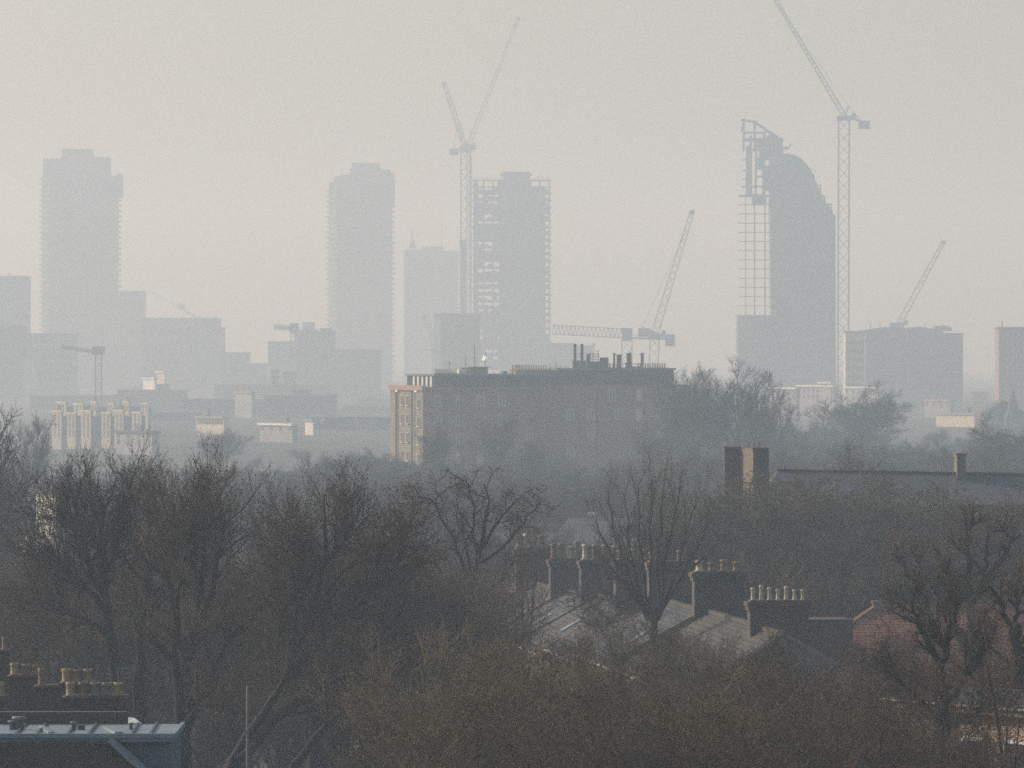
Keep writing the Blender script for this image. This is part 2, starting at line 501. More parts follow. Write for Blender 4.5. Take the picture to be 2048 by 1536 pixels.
# ------------------------------------------------------------------ cranes
def luffing_crane(name, label, D, base, head, tip, cw, mast_w, m, jib_w=1.6, aframe=None, group=None, chord=.26, mast_y0=None):
    """base: (px, py) where the mast starts; head: slewing ring; tip: jib head; cw: counterweight centre"""
    t = thing(name, label, 'crane', (X(base[0], D), D, 0), group)
    a = P(*base, D); h = P(*head, D); j = P(*tip, D); c = P(*cw, D)
    a.z = 0 if mast_y0 is None else a.z
    MB().lattice(a, h, mast_w, mast_w * 1.1, chord, chord * .6).build('mast', m, t)
    d = MB()
    d.box(h.x - mast_w * .7, h.x + mast_w * .7, D - mast_w * .7, D + mast_w * .7, h.z - .2, h.z + 1.6)
    d.build('slewing_ring', 'steel_grey', t)
    k = MB(); k.box(h.x + mast_w * .72, h.x + mast_w * .72 + 1.6, D - 1.2, D + 1.2, h.z + .4, h.z + 2.6); k.build('cab', 'steel_grey', t)
    jb = h + Vector((0, 0, 1.8))
    MB().lattice(jb, j, jib_w, jib_w * 1.2, chord * .8, chord * .5, w2=jib_w * .6).build('jib', m, t)
    jh = MB(); dd = (j - jb).normalized()
    jh.box(j.x - .9, j.x + .9, D - .6, D + .6, j.z - .8, j.z + .6); jh.build('jib_head', 'steel_grey', t)
    cj = MB(); e = c.copy(); e.z = h.z + 1.9
    cj.bar(jb, Vector((c.x, D, jb.z + (c.z - jb.z) * .8)), 1.2, .8); cj.build('counter_jib', m, t)
    cb = MB(); cb.box(c.x - 2.2, c.x + 2.2, D - 1.5, D + 1.5, c.z - 1.8, c.z + 1.4); cb.build('counterweight', 'steel_grey', t)
    if aframe:
        p = P(*aframe, D); f = MB(); f.bar(jb + Vector((.8, 0, 0)), p, .4); f.bar(jb - Vector((.8, 0, 0)), p, .4)
        f.bar(Vector((c.x, D, c.z)), p, .3); f.build('a_frame', m, t)
        s = MB(); s.bar(p, jb.lerp(j, .86), .14); s.build('luffing_rope', 'steel_grey', t)
    return t

g_c = 'luffing tower cranes over the skyline'
luffing_crane('luffing_crane', 'luffing crane on the tower under construction with its shorter jib leaning away from the tower', 2985, (931, 700), (931, 302), (888, 166), (908, 303), 4.6, 'steel_grey', 2.8, (914, 246), g_c, chord=.62)
luffing_crane('luffing_crane', 'long thin raised jib of the crane behind the tower under construction, tip highest over it', 3010, (938, 700), (938, 296), (1037, 36), (928, 298), 2.4, 'steel_red', 2.0, None, g_c, chord=.4)
luffing_crane('luffing_crane', 'tall freestanding lattice crane beside the sloping tower, jib running out of frame', 2400, (1686, 830), (1688, 240), (1543, -14), (1728, 249), 4.3, 'steel_grey', 1.7, (1697, 212), g_c, chord=.42)
luffing_crane('luffing_crane', 'luffing crane behind the flat-jib crane with its long lattice jib raised steeply', 2250, (1302, 760), (1310, 675), (1384, 424), (1288, 664), 3.4, 'steel_red', 2.6, (1284, 655), g_c, chord=.34)
luffing_crane('luffing_crane', 'red jib rising from behind the broad office block near the brick banded tower', 2600, (1797, 760), (1800, 652), (1887, 484), (1790, 652), 2.6, 'steel_red', 2.4, None, g_c, chord=.4)
luffing_crane('luffing_crane', 'faint far crane with dark counterweight above the long flat block beside the left tower', 3900, (398, 760), (392, 640), (306, 586), (363, 612), 2.4, 'steel_grey', 1.5, None, g_c)
luffing_crane('luffing_crane', 'faint leaning jib just in front of the tower under construction, above the brick block roof', 2700, (873, 780), (872, 706), (849, 633), (884, 706), 3.2, 'steel_grey', 2.2, None, g_c)

def extra_bits():
    # collars on the freestanding mast
    D = 2400
    return
def flat_crane(label, D, mast_px, base_y, jy0, jy1, tip, cwx, m, mast_w=3.0, jh=2.6, group='flat-jib tower cranes over the skyline'):
    t = thing('flat_jib_crane', label, 'crane', (X(mast_px, D), D, 0), group)
    h = P(mast_px, jy1 + 3, D); a = h.copy(); a.z = 0
    MB().lattice(a, h, mast_w, mast_w, .28, .16).build('mast', m, t)
    b = MB(); b.box(h.x - 1.9, h.x + 1.9, D - 1.7, D + 1.7, h.z, Z(jy0 - 3, D) + .5); b.build('slewing_unit', m, t)
    # triangular-section jib: one upper chord, two lower
    p0 = P(mast_px, jy1, D); p1 = P(tip[0], tip[1], D); n = 18
    j = MB(); up = lambda i: p0.lerp(p1, i / n) + Vector((0, 0, jh)); lo = lambda i, s: p0.lerp(p1, i / n) + Vector((0, s * .9, 0))
    j.bar(up(0), up(n), .26); j.bar(lo(0, -1), lo(n, -1), .3); j.bar(lo(0, 1), lo(n, 1), .3)
    for i in range(n):
        for s in (-1, 1):
            j.bar(lo(i, s), up(i + .5), .15); j.bar(up(i + .5), lo(i + 1, s), .15)
        j.bar(lo(i, -1), lo(i, 1), .14)
    j.build('jib', m, t)
    if cwx is None: return t
    c = P(cwx, jy1 + 2, D)
    k = MB(); k.bar(p0, c, 1.4, .7); k.bar(p0 + Vector((0, 0, 1.2)), c + Vector((0, 0, 1.0)), .2); k.build('counter_jib', 'steel_grey', t)
    w = MB(); w.box(c.x - 2.6, c.x + .8, D - 1.4, D + 1.4, c.z - 2.6, c.z + .6); w.box(c.x - 4.2, c.x + .9, D - 1.0, D + 1.0, c.z + .62, c.z + 1.6); w.build('counterweight', 'steel_grey', t)
    cab = MB(); cab.box(h.x - 1.5, h.x + 1.4, D - 3.2, D - 1.75, h.z - .6, h.z + 1.8); cab.build('cab', 'steel_grey', t)
    return t
flat_crane('crane with a long horizontal triangular jib reaching to the tower under construction', 2150, 1254, 770, 662, 676, (1104, 668), 1345, 'steel_grey', 3.6, 3.2)
flat_crane('dark slender crane mast rising from the pale terrace with a faint jib', 1900, 197, 900, 699, 707, (122, 696), None, 'steel_grey', 2.0, .9)
flat_crane('faint small crane beside the pale lit block, jib held level over its roof', 2500, 588, 800, 652, 662, (548, 658), 660, 'steel_grey', 2.6, 2.0)

# ------------------------------------------------------------------ other far buildings
def mast_on(px, y0, y1, D, w=.4):
    def f(t):
        m = MB(); m.bar(P(px, y0, D + 2), P(px, y1, D + 2), w); m.build('antenna', 'steel_grey', t)
    return f
simple_building('office_block', 'hazy office slab cut by the picture edge beside the balconied tower', 3000, [(-60, 52, 553)], 30, 'concrete_dark', extras=mast_on(18, 553, 546, 3000, .6))
simple_building('office_block', 'lower hazy slab in front of the office slab at the picture edge', 2600, [(-60, 46, 652)], 24, 'concrete_dark')
simple_building('office_block', 'narrow hazy block joined to the foot of the edge balconied tower', 3450, [(236, 287, 583)], 24, 'concrete_dark')
simple_building('office_block', 'long flat hazy block stepping down beside the nearest-edge balconied tower', 3100, [(283, 435, 637), (435, 443, 656)], 40, 'concrete_dark')
simple_building('office_block', 'low hazy stepped block continuing the skyline below the faint crane', 2900, [(440, 495, 706), (494, 530, 728), (40, 80, 706)][:2], 30, 'concrete_dark')
simple_building('office_block', 'low hazy block at the foot of the nearest-edge balconied tower', 2700, [(44, 150, 668)], 20, 'concrete')
def spire_bits(t):
    D = 3900
    m = MB(); m.lathe(X(824, D), D + 6, [(2.6, Z(497, D)), (2.2, Z(488, D)), (.7, Z(478, D)), (.25, Z(458, D))], 8); m.build('spire', 'concrete_dark', t)
    n = MB(); n.bar(P(883, 497, D), P(883, 430, D), .35); n.build('antenna', 'steel_grey', t)
simple_building('office_tower', 'hazy square tower with a small spire on one corner between the two dark towers', 3900, [(808, 846, 500), (844, 884, 494), (882, 916, 503)], 40, 'concrete_dark', 'tower', extras=spire_bits)
simple_building('office_block', 'dark hazy block at the foot of the tower under construction', 2600, [(881, 960, 628)], 30, 'cladding')
simple_building('office_block', 'pale hazy slab just beside the dark block under the construction tower', 2750, [(868, 884, 630)], 20, 'render_buff', bands=None)
simple_building('office_block', 'wide low hazy block seen through between the tower under construction and roof flues', 2900, [(1090, 1150, 687), (1150, 1186, 692)], 30, 'cladding')
simple_building('office_block', 'pale hazy block carrying a white rooftop box beside the slimmer tower', 2900, [(536, 590, 684), (588, 632, 661), (606, 626, 646)], 26, 'concrete')
simple_building('office_block', 'dim block filling the gap under the slimmer balconied tower', 2700, [(596, 668, 664), (640, 760, 700)], 26, 'concrete_dark')
simple_building('apartment_block', 'small lit buff slab pair standing under the faint level-jib crane', 2100, [(543, 556, 742), (568, 590, 746)], 9, 'render_buff', bands=None)
simple_building('apartment_block', 'lit pale slab glimpsed between the edge office slab and the balconied tower', 2600, [(46, 66, 714)], 12, 'render_buff', bands=None)
def broad_roof(t):
    D = 2300
    m = MB()
    m.prism(px_poly(D, [(1732, 662), (1905, 662), (1904, 655), (1893, 651), (1872, 652), (1868, 658), (1840, 653), (1815, 656), (1796, 653), (1770, 654), (1732, 660)]), D + 3, D + 18)
    for px in (1741, 1760, 1802, 1850, 1886): m.bar(P(px, 664, D + 4), P(px, 646, D + 4), .3)
    m.build('roof_plant', 'steel_grey', t)
simple_building('office_block', 'broad dark office block with a ragged plant-covered roof beside the freestanding crane', 2300, [(1731, 1886, 661), (1886, 1926, 668)], 34, 'cladding', extras=broad_roof)
# pale flats with windows, right
def window_grid(t, D, yoff, cols, rows, w, h, m='glass_dark', frame=None, name='window'):
    """cols: x centres; rows: z bottoms; windows share one mesh"""
    first = None
    for z in rows:
        for x in cols:
            if first is None:
                mb = MB(); mb.box(x - w/2, x + w/2, D - yoff - .05, D - yoff, z, z + h)
                first = mb.build(name, m, t); base = (x, z); 
            else:
                inst(first, t, (x - base[0], 0, z - base[1]))
    return first
t = simple_building('apartment_block', 'pale lit flats with rows of windows between the lattice crane and broad office block', 2150, [(1691, 1729, 664)], 14, 'render_buff', bands=None)
window_grid(t, 2150, 0.02, [X(p, 2150) for p in (1698, 1707, 1716, 1724)], [Z(y, 2150) for y in (690, 707, 724, 741, 758, 775)], 1.0, 1.7)
t = simple_building('apartment_tower', 'brick flats with pale storey bands cut by the far picture edge', 2000, [(1998, 2090, 656)], 16, 'brick_block', 'tower', bands=None, extras=mast_on(2004, 656, 642, 2000, .4))
m = MB()
for i in range(11):
    y = 672 + i * 16.5
    m.box(X(2013, 2000), X(2088, 2000), 1999.9, 1999.99, Z(y, 2000), Z(y, 2000) + 1.25)
stuff(m.build('storey_band', 'render_buff', t))
window_grid(t, 2000, 0.12, [X(p, 2000) for p in (2020, 2031, 2042, 2053)], [Z(672 + i * 16.5, 2000) + .1 for i in range(11)], 1.1, 1.0)
# church spire
def church():
    D = 1500
    t = thing('church', 'dark pointed church spire rising from the far trees in front of the brick flats', 'church', (X(2026, D), D, 0))
    x = X(2026, D)
    m = MB(); m.box(x - 2.1, x + 2.1, D - 2.1, D + 2.1, 0, Z(838, D)); m.box(x - 2.3, x + 2.3, D - 2.3, D + 2.3, Z(839, D), Z(836, D)); m.build('tower_walls', 'concrete_dark', t)
    s = MB(); s.lathe(x, D, [(2.35, Z(837, D)), (1.3, Z(812, D)), (.08, Z(779, D))], 8); s.build('spire', 'slate', t)
    n = MB(); n.prism([(x - 8, 0), (x + 4, 0), (x + 4, 6), (x - 2, 9.5), (x - 8, 6)], D + 3, D + 22); n.build('nave', 'brick_dark', t)
church()
# low modern roofs behind the bare trees
def strip_building(label, D, px0, px1, py, depth, m, roof_m, zb=None, win=None, cat='building', name='low_building'):
    lit = m in ('render_white', 'render_buff', 'concrete')
    D = D * (1.15 if lit else 1.62) if D > 850 else D
    yaw = math.radians(-60 if lit else -12)
    span = (px1 - px0) / F * D
    depth = min(depth, span * (.16 if lit else 2.0))
    wd = (span - depth * math.sin(-yaw)) / math.cos(yaw)
    org = Vector((X(px0, D), D, 0))
    t = thing(name, label, cat, org)
    xf = Matrix.Translation(org) @ Matrix.Rotation(yaw, 4, 'Z')
    z = Z(py, D)
    w = MB(xf); w.box(0, wd, 0, depth, 0, z); w.build('wall', m, t)
    r = MB(xf); r.box(-.4, wd + .4, -.5, depth + .4, z + .004, z + .5); r.build('roof', roof_m, t)
    rr_ = random.Random(int(px0 * 7 + py))
    if span > 6 and rr_.random() < .7:
        pb = MB(xf); a = rr_.uniform(.15, .6) * wd; pb.box(a, a + min(4, wd * .2), depth * .3, depth * .8, z + .51, z + rr_.uniform(1.6, 2.6)); pb.build('roof_plant', 'concrete_dark', t)
    if D > 850 and span > 8:
        win = win or ((py + 10, py + 24), max(3, int(wd / 3.4)))
    if win:
        rows, n = win
        first = None
        for y in rows:
            zb_ = Z(y, D)
            if zb_ < 2: continue
            for u in np.linspace(1.2, wd - 1.2, n):
                v = xf @ Vector((u, 0, zb_))
                if first is None:
                    mb = MB(xf); mb.box(u - .6, u + .6, -.05, -.005, zb_, zb_ + 1.3); first = mb.build('window', 'glass_dark', t); b0 = v
                else: inst(first, t, v - b0)
    return t
strip_building('white-fasciaed low block with a bright roof edge beneath the sloping tower', 1500, 1541, 1596, 778, 14, 'concrete', 'render_white', win=((790, 800), 5))
strip_building('low pale block with a stepped bright roof between the sloping tower and the domed tree', 1700, 1595, 1672, 773, 14, 'concrete', 'render_white', win=((785, 796), 8))
strip_building('tiny raised pale penthouse on the roofline below the lattice crane', 1690, 1638, 1664, 767, 5, 'concrete', 'render_white')
strip_building('pale roofed low block below the lit flats', 1800, 1690, 1760, 776, 12, 'concrete', 'render_white')
strip_building('low block with a pinkish bright roof edge below the broad office block', 1700, 1850, 1902, 802, 12, 'concrete', 'parapet_pink')
strip_building('long pale low range on the far side of the tree belt', 1500, 1872, 1960, 829, 10, 'render_buff', 'concrete', win=((842,), 9))
strip_building('twin stubby pale chimneys block between the office block and the brick flats', 2000, 1945, 1972, 786, 8, 'concrete', 'concrete')

# --- pale terraces on the left
def buff_terrace(label, D, fronts, ytop, ybot, rows, group=None):
    """row of gabled-together pale house fronts separated by recesses"""
    t = thing('pale_terrace', label, 'terrace', (X(fronts[0][0], D), D, 0), group)
    z1 = Z(ytop, D); yaw = math.radians(-60); D0 = D
    first = None
    for i, (a, b) in enumerate(fronts):
        span = (b - a) / F * D; dp = span * .16
        wd = (span - dp * math.sin(-yaw)) / math.cos(yaw)
        D = D0 + i * wd * .9
        org = Vector((X(a, D), D, 0))
        xf = Matrix.Translation(org) @ Matrix.Rotation(yaw, 4, 'Z')
        zt = z1 - .5 * (i % 2)
        w = MB(xf); w.box(0, wd, 0, dp, 0, zt); w.build('wall', 'render_dim', t)
        w = MB(xf); w.box(-.15, wd + .15, -.15, dp + .1, zt + .004, zt + .35); w.build('cornice', 'render_buff', t)
        for u in (wd * .3, wd * .72):
            for y in rows:
                v = xf @ Vector((u, 0, Z(y, D)))
                if first is None:
                    m = MB(xf); m.box(u - .4, u + .4, -.06, -.005, Z(y, D), Z(y, D) + 1.6)
                    first = m.build('window', 'concrete_dark', t); b0 = v
                else: inst(first, t, v - b0)
    D = D0 + 30
    bk = MB(); bk.box(X(fronts[0][0], D) + .2, X(fronts[-1][1], D) - .2, D + 3.2, D + 8.5, 0, z1 - 1.2); bk.build('recess_wall', 'concrete', t)
    for a, b in fronts[::2]:
        c = MB(); x = X((a + b) / 2, D); c.box(x - .5, x + .5, D + 4, D + 4.8, z1 - 1.19, z1 + 1.3); c.build('chimney', 'render_buff', t)
    return t
buff_terrace('pale buff terrace of tall narrow fronts standing round the dark crane mast', 1330, [(104, 129), (134, 157), (162, 188), (203, 226), (229, 252), (264, 288)], 824, 900, (842, 858, 874))
buff_terrace('second row of pale buff fronts stepped up behind the front terrace', 1520, [(114, 138), (148, 172), (182, 196), (214, 232), (246, 262), (282, 300)], 806, 830, (822,))
strip_building('lit cream flank of a low flat-roofed hall below the pale terrace', 1100, 232, 325, 865, 9, 'concrete', 'slate')
strip_building('dark flat block joined to the cream hall', 1102, 325.6, 470, 866, 9, 'concrete_dark', 'slate')
strip_building('long flat roof with a pale leading edge above the pale terrace', 1700, 244, 312, 778, 18, 'concrete_dark', 'concrete')
strip_building('bright white rooftop box on the distant flat roofs', 1900, 314, 334, 745, 8, 'render_buff', 'render_white')
strip_building('low white ledge building adjoining the bright rooftop box', 1880, 286, 316, 758, 8, 'render_white', 'render_white')
strip_building('grey block with a thin sunlit roof edge beyond the cream hall', 1600, 310, 366, 788, 16, 'concrete_dark', 'render_white')
strip_building('long grey block whose roof edge catches the sun near the twin lit slabs', 1500, 366, 452, 809, 16, 'concrete_dark', 'render_white')
strip_building('pale low block with window row beyond the hazy tree', 1350, 393, 462, 836, 12, 'render_buff', 'concrete', win=((848,), 9))
strip_building('hazy grey range between the pale low block and the shed', 1450, 455, 640, 836, 12, 'concrete_dark', 'concrete')
for lb_, D_, a_, b_, y_ in (('long hazy grey range under the bright rooftop box', 1330, 236, 372, 782), ('hazy grey range behind the twin sunlit roof edges', 1250, 366, 545, 800),
                            ('low hazy range hiding the feet of the small lit slabs', 1200, 530, 672, 792), ('hazy flat range behind the pale terrace', 1380, 60, 240, 792),
                            ('faint wide range below the stepped skyline blocks', 1500, 430, 660, 770), ('hazy low flat roofs in front of the long hazy grey range', 1150, 300, 420, 826)):
    strip_building(lb_, D_, a_, b_, y_, 14, 'concrete_dark', 'concrete')
strip_building('low grey workshop between the cream hall and the flat-topped block', 1200, 330, 405, 850, 8, 'concrete_dark', 'concrete')
strip_building('pale low strip block in front of the grey range', 1250, 520, 600, 850, 8, 'concrete', 'render_white')
strip_building('tiny white gable near the shed annex', 1350, 610, 630, 842, 6, 'render_white', 'concrete')
strip_building('far pale block peeping above the grey range', 1700, 470, 512, 786, 8, 'concrete', 'concrete')
def shed():
    D = 1650
    t = thing('shed_building', 'long shed with a pale pitched roof and sunlit eaves beside the brick block', 'shed', (X(720, D), D, 0))
    w = MB(); w.box(X(672, D), X(792, D), D, D + 20, 0, Z(833, D)); w.build('wall', 'concrete_dark', t)
    r = MB(); r.slab([(X(668, D), D - .6, Z(833, D)), (X(796, D), D - .6, Z(833, D)), (X(796, D), D + 10, Z(812, D)), (X(684, D), D + 10, Z(812, D))], .3); r.build('roof', 'roof_grey', t)
    e = MB(); e.box(X(620, D), X(796, D), D - .9, D - .62, Z(834, D), Z(830, D)); e.build('eaves_edge', 'render_white', t)
    c = MB(); c.box(X(620, D), X(671, D), D + .3, D + 14, 0, Z(832, D)); c.build('annex', 'slate', t)
    p = MB()
    for px in (645, 714): p.box(X(px - 4, D), X(px + 4, D), D - .3, D - .02, Z(846, D), Z(835, D))
    p.build('pale_door', 'render_buff', t)
shed()
strip_building('small pink tiled roof peeping out beside the brick block parapet', 1700, 742, 776, 790, 10, 'concrete_dark', 'parapet_pink')
strip_building('grey flat block behind the small pink roof', 1500, 716, 785, 800, 8, 'concrete_dark', 'concrete_dark')
strip_building('dark flat-topped block among the misty trees left of the brick block', 852, 402, 516, 893, 12, 'concrete_dark', 'slate')
strip_building('cream rendered house flank beside the twin-domed tree', 470, 72, 124, 984, 8, 'render_white', 'slate')
strip_building('blue grey house flank among the trees at the picture edge', 420, 38, 66, 1060, 8, 'render_buff', 'slate')

# ------------------------------------------------------------------ brick apartment block in the middle distance
def brick_block():
    D = 890.0
    th = math.radians(27)
    org = Vector((X(848, D), D, 0))
    t = thing('apartment_block', 'brick apartment block with a sunlit yellow end wall, dark attic and roof full of flues', 'building', org)
    xf = Matrix.Translation(org) @ Matrix.Rotation(th, 4, 'Z')
    k = F / D
    zz = lambda py: CAM_Z - (py - HY) / k
    L1, L2, W = 21.9, 44.6, 11.0
    zp = zz(781)
    B = lambda: MB(xf)
    b = B(); b.box(0.004, L1, 0, W, 0, zp); b.build('wall', 'brick_block', t)
    b = B(); b.box(L1 - 3.2, L1 + .5, -1.5, -.002, 0, zz(771) - .3); b.build('stair_bay', 'brick_red', t)
    b = B(); b.box(L1 + .004, L1 + .5, 0, W, 0, zz(771) - .004); b.build('wall', 'brick_block', t)
    b = B(); b.box(L1 + .504, L2, -0.9, W, 0, zz(771)); b.build('wall', 'brick_block', t)
    # sunlit end wall: yellow brick piers and recesses
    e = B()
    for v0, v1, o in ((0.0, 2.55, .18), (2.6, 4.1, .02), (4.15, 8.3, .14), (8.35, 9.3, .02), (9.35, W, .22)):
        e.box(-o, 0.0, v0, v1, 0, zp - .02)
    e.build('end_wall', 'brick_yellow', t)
    # parapet
    p = B(); p.box(-.45, 0.3, -.25, W + .25, zp + .004, zp + .75); p.build('parapet', 'parapet_pink', t)
    p = B(); p.box(0.304, L1, -.2, .3, zp + .004, zp + .45); p.build('parapet', 'brick_block', t)
    # set-back attic
    za, zb = zz(752), zz(741)
    a = B(); a.box(2.2, L1 + .3, .9, W - .8, zp + .008, za); a.build('attic', 'slate_dark', t)
    a = B(); a.box(L1 + .305, L2 - 2.4, .1, W - .8, zz(771) + .008, zb); a.build('attic', 'slate_dark', t)
    r = B(); r.box(1.95, L1 + .2, .6, W - .5, za + .004, za + .28); r.build('roof', 'roof_grey', t)
    r = B(); r.box(L1 + .21, L2 - 2.1, -.2, W - .5, zb + .004, zb + .3); r.build('roof', 'roof_grey', t)
    # ribbed attic end: pale uprights
    for i in range(5):
        q = B(); v = 1.6 + i * 1.45; q.box(2.05, 2.19, v, v + .55, zp + .5, za - .1); q.build('attic_rib', 'render_white', t)
    # windows: white frame, pane and sill
    fw = B(); fw.box(-.08, .05, -.06, -.005, 0, 1.6); fw.box(.97, 1.1, -.06, -.005, 0, 1.6); fw.box(.45, .55, -.055, -.006, .05, 1.52)
    fw.box(.05, .97, -.06, -.005, 1.52, 1.6); fw.box(-.14, 1.16, -.14, -.005, -.09, -.004)
    first = fw.build('window', 'white_paint', t)
    pn = B(); pn.box(.05, .97, -.03, -.004, 0, 1.52); pane = pn.build('pane', 'glass_grey', first)
    used = False
    ux = Vector((math.cos(th), math.sin(th), 0)); uy = Vector((-math.sin(th), math.cos(th), 0))
    rr = random.Random(5)
    for u0, u1, yo, ztop in ((1.8, L1 - 4.5, 0, zp), (L1 + 1.6, L2 - 2, -.9, zz(771))):
        for row in range(6):
            z = ztop - 2.35 - row * 2.85
            u = u0
            while u < u1:
                loc = ux * u + uy * yo + Vector((0, 0, z))
                if used and rr.random() < .36: u += 3.55; continue
                if not used: first.location = loc; used = True
                else:
                    c = inst(first, t, loc); pc = inst(pane, c, (0, 0, 0))
                    if rr.random() < .3: pc.material_slots[0].link = 'OBJECT'; pc.material_slots[0].material = MATS[rr.choice(('render_buff', 'glass_dark', 'pot_grey'))]
                u += 3.55 + (1.1 if int(u) % 3 == 0 else 0)
    # end-wall windows
    ew = B(); ew.box(-.1, -.03, 0, .08, 0, 1.4); ew.box(-.1, -.03, .82, .9, 0, 1.4); ew.box(-.1, -.03, .08, .82, 1.32, 1.4); ew.box(-.22, -.02, -.1, 1.0, -.14, -.004)
    f2 = ew.build('window', 'render_buff', t)
    pn = B(); pn.box(-.06, -.012, .082, .818, 0, 1.318); pane2 = pn.build('pane', 'glass_dark', f2)
    used = False
    for v, o in ((4.75, -.14), (6.6, -.14), (.9, -.18)):
        for row in range(5):
            loc = uy * v + ux * o + Vector((0, 0, zp - 2.2 - row * 2.75 - (.35 if v < 1 else 0)))
            if not used: f2.location = loc; used = True
            else:
                c = inst(f2, t, loc); inst(pane2, c, (0, 0, 0))
    for u in (6.2, 14.8, 21.2, 28.5, 36.4):
        yo = -.12 if u < L1 else -1.02
        d = B(); d.bar((u, yo, 0), (u, yo, zp - .1), .15); d.build('drainpipe', 'steel_dark', t)
    d = B(); d.bar((-.25, 9.0, 0), (-.25, 9.0, zp), .16); d.bar((-.3, 3.3, 0), (-.3, 3.3, zp), .16); d.build('drainpipe', 'steel_dark', t)
    # no balcony recesses or doors are modelled
    # chimneys: long low stacks with a row of pots
    pot = None
    def stack(u0, u1, v, py0, py1, n, m='brick_stock', pm='pot_cream'):
        nonlocal pot
        c = B(); c.box(u0, u1, v, v + .9, zz(py0), zz(py1)); c.box(u0 - .08, u1 + .08, v - .08, v + .98, zz(py1) + .004, zz(py1) + .16)
        ch = c.build('chimney', m, t)
        for i in range(n):
            u = u0 + .3 + (u1 - u0 - .6) * i / max(1, n - 1)
            if pot is None:
                q = B(); q.lathe(0, 0, [(.17, 0), (.14, .1), (.12, .6), (.16, .66)], 8); pot = q.build('chimney_pot', pm, ch); pot.location = ux * u + uy * (v + .45) + Vector((0, 0, zz(py1) + .16)); pot_first = True
            else:
                inst(pot, ch, ux * u + uy * (v + .45) + Vector((0, 0, zz(py1) + .16)))
    stack(2.6, 6.6, 1.6, 752, 749.5, 11, 'brick_dark')
    stack(16.4, 22.0, 2.2, 752, 742, 13); stack(16.8, 20.5, 4.2, 752, 741, 9)
    stack(36.8, 42.0, 1.6, 741, 738, 12, 'brick_dark')
    stack(30.4, 36.0, 4.6, 741, 738.5, 9, 'brick_dark')
    # lift house with its canopy
    h = B(); h.box(8.6, 11.6, 2, 5, za + .3, zz(735.5)); h.build('lift_house', 'brick_stock', t)
    h = B(); h.box(8.2, 12.0, 1.6, 5.4, zz(735.5) + .004, zz(734)); h.build('lift_house_roof', 'concrete', t)
    h = B(); h.box(7.0, 8.4, 2.4, 4.6, za + .3, zz(739)); h.build('rooftop_store', 'render_white', t)
    h = B(); h.box(14.2, 14.9, 2, 2.8, za + .3, zz(743)); h.build('vent_housing', 'concrete_dark', t)
    # masts and small aerials
    al = B()
    for u, y0, y1 in ((8.4, 734, 712), (9.9, 734, 690), (11.7, 734, 702), (5.7, 748, 722), (13.2, 752, 745), (19, 742, 735), (20.3, 742, 733), (22.6, 741, 728), (23.6, 741, 726), (24.4, 741, 733)):
        al.bar((u, 3, zz(y0)), (u, 3, zz(y1)), .07)
    for u, y in ((9.9, 716), (5.7, 728), (11.7, 712)):
        al.bar((u - .35, 3, zz(y)), (u + .35, 3, zz(y)), .06)
    al.build('aerial', 'steel_dark', t)
    # satellite dishes on the parapet and mast
    for u, v, py, sc in ((-.1, 2.2, 779, 1.0), (-.2, 8.6, 780, .8), (11.4, 2.6, 717, .8)):
        ds = B(); ds.lathe(0, 0, [(.05, 0), (.3, .05), (.5, .16), (.52, .2)], 12)
        o = ds.build('satellite_dish', 'white_paint', t)
        o.location = ux * u + uy * v + Vector((0, 0, zz(py))); o.rotation_euler = (math.radians(35), math.radians(-70), 0); o.scale = (sc,) * 3
    # flues, tanks and railings on the higher roof
    def flue(px, w, py0, py1, m='steel_dark', yoff=4, n=10):
        dd = D + (px - 848) / 13.2 * math.tan(th) + yoff
        c = MB(); c.lathe(X(px, dd), dd, [(w / 2, Z(py0, dd)), (w / 2, Z(py1 + 2, dd)), (w / 2 + .06, Z(py1 + 2, dd)), (w / 2 + .06, Z(py1, dd))], n); return c.build('flue', m, t, True)
    flue(1150, .42, 742, 688); flue(1164, .42, 742, 688); flue(1228.5, .32, 742, 706, 'brick_dark'); flue(1238, .72, 742, 709); flue(1258, .72, 742, 706); flue(1284.5, .45, 742, 707)
    def tank(px0, px1, py0, py1, m, yoff=3.0, name='water_tank'):
        dd = D + (px0 - 848) / 13.2 * math.tan(th) + yoff
        c = MB(); c.box(X(px0, dd), X(px1, dd), dd, dd + 2.2, Z(py0, dd), Z(py1, dd)); c.box(X(px0, dd) - .06, X(px1, dd) + .06, dd - .06, dd + 2.26, Z(py1, dd) + .003, Z(py1 - 1, dd)); return c.build(name, m, t)
    tank(1200, 1217, 742, 716, 'steel_dark'); tank(1173, 1181, 742, 709, 'concrete_dark', 3.4); tank(1145, 1172, 742, 722, 'brick_stock', 4.6, 'plant_room'); tank(1176, 1200, 742, 724, 'brick_dark', 5.2, 'plant_room'); tank(1251, 1264, 742, 726, 'concrete_dark', 5.3); tank(1264, 1280, 742, 734, 'brick_dark', 5.5, 'plant_room')
    rl = MB()
    dd = D + (1190 - 848) / 13.2 * math.tan(th) + 2
    def pb(a, b2, w=.07): rl.bar(P(*a, dd), P(*b2, dd), w)
    for x in (1180, 1186, 1192, 1197): pb((x, 742), (x, 706))
    for y in (708, 713, 719): pb((1176, y), (1199, y))
    pb((1188, 742), (1188, 687)); pb((1184, 688), (1192, 688)); pb((1196, 742), (1196, 700)); pb((1193, 703), (1199, 701))
    for y in (716, 721): pb((1149, y - 8), (1166, y - 8))
    for i in range(12): pb((1216 + i * 6, 742), (1216 + i * 6, 728), .05)
    pb((1216, 728), (1284, 728)); pb((1216, 734), (1284, 734), .05)
    for i in range(6): pb((1100 + i * 7, 742), (1100 + i * 7, 733), .05)
    pb((1100, 734), (1138, 734), .05)
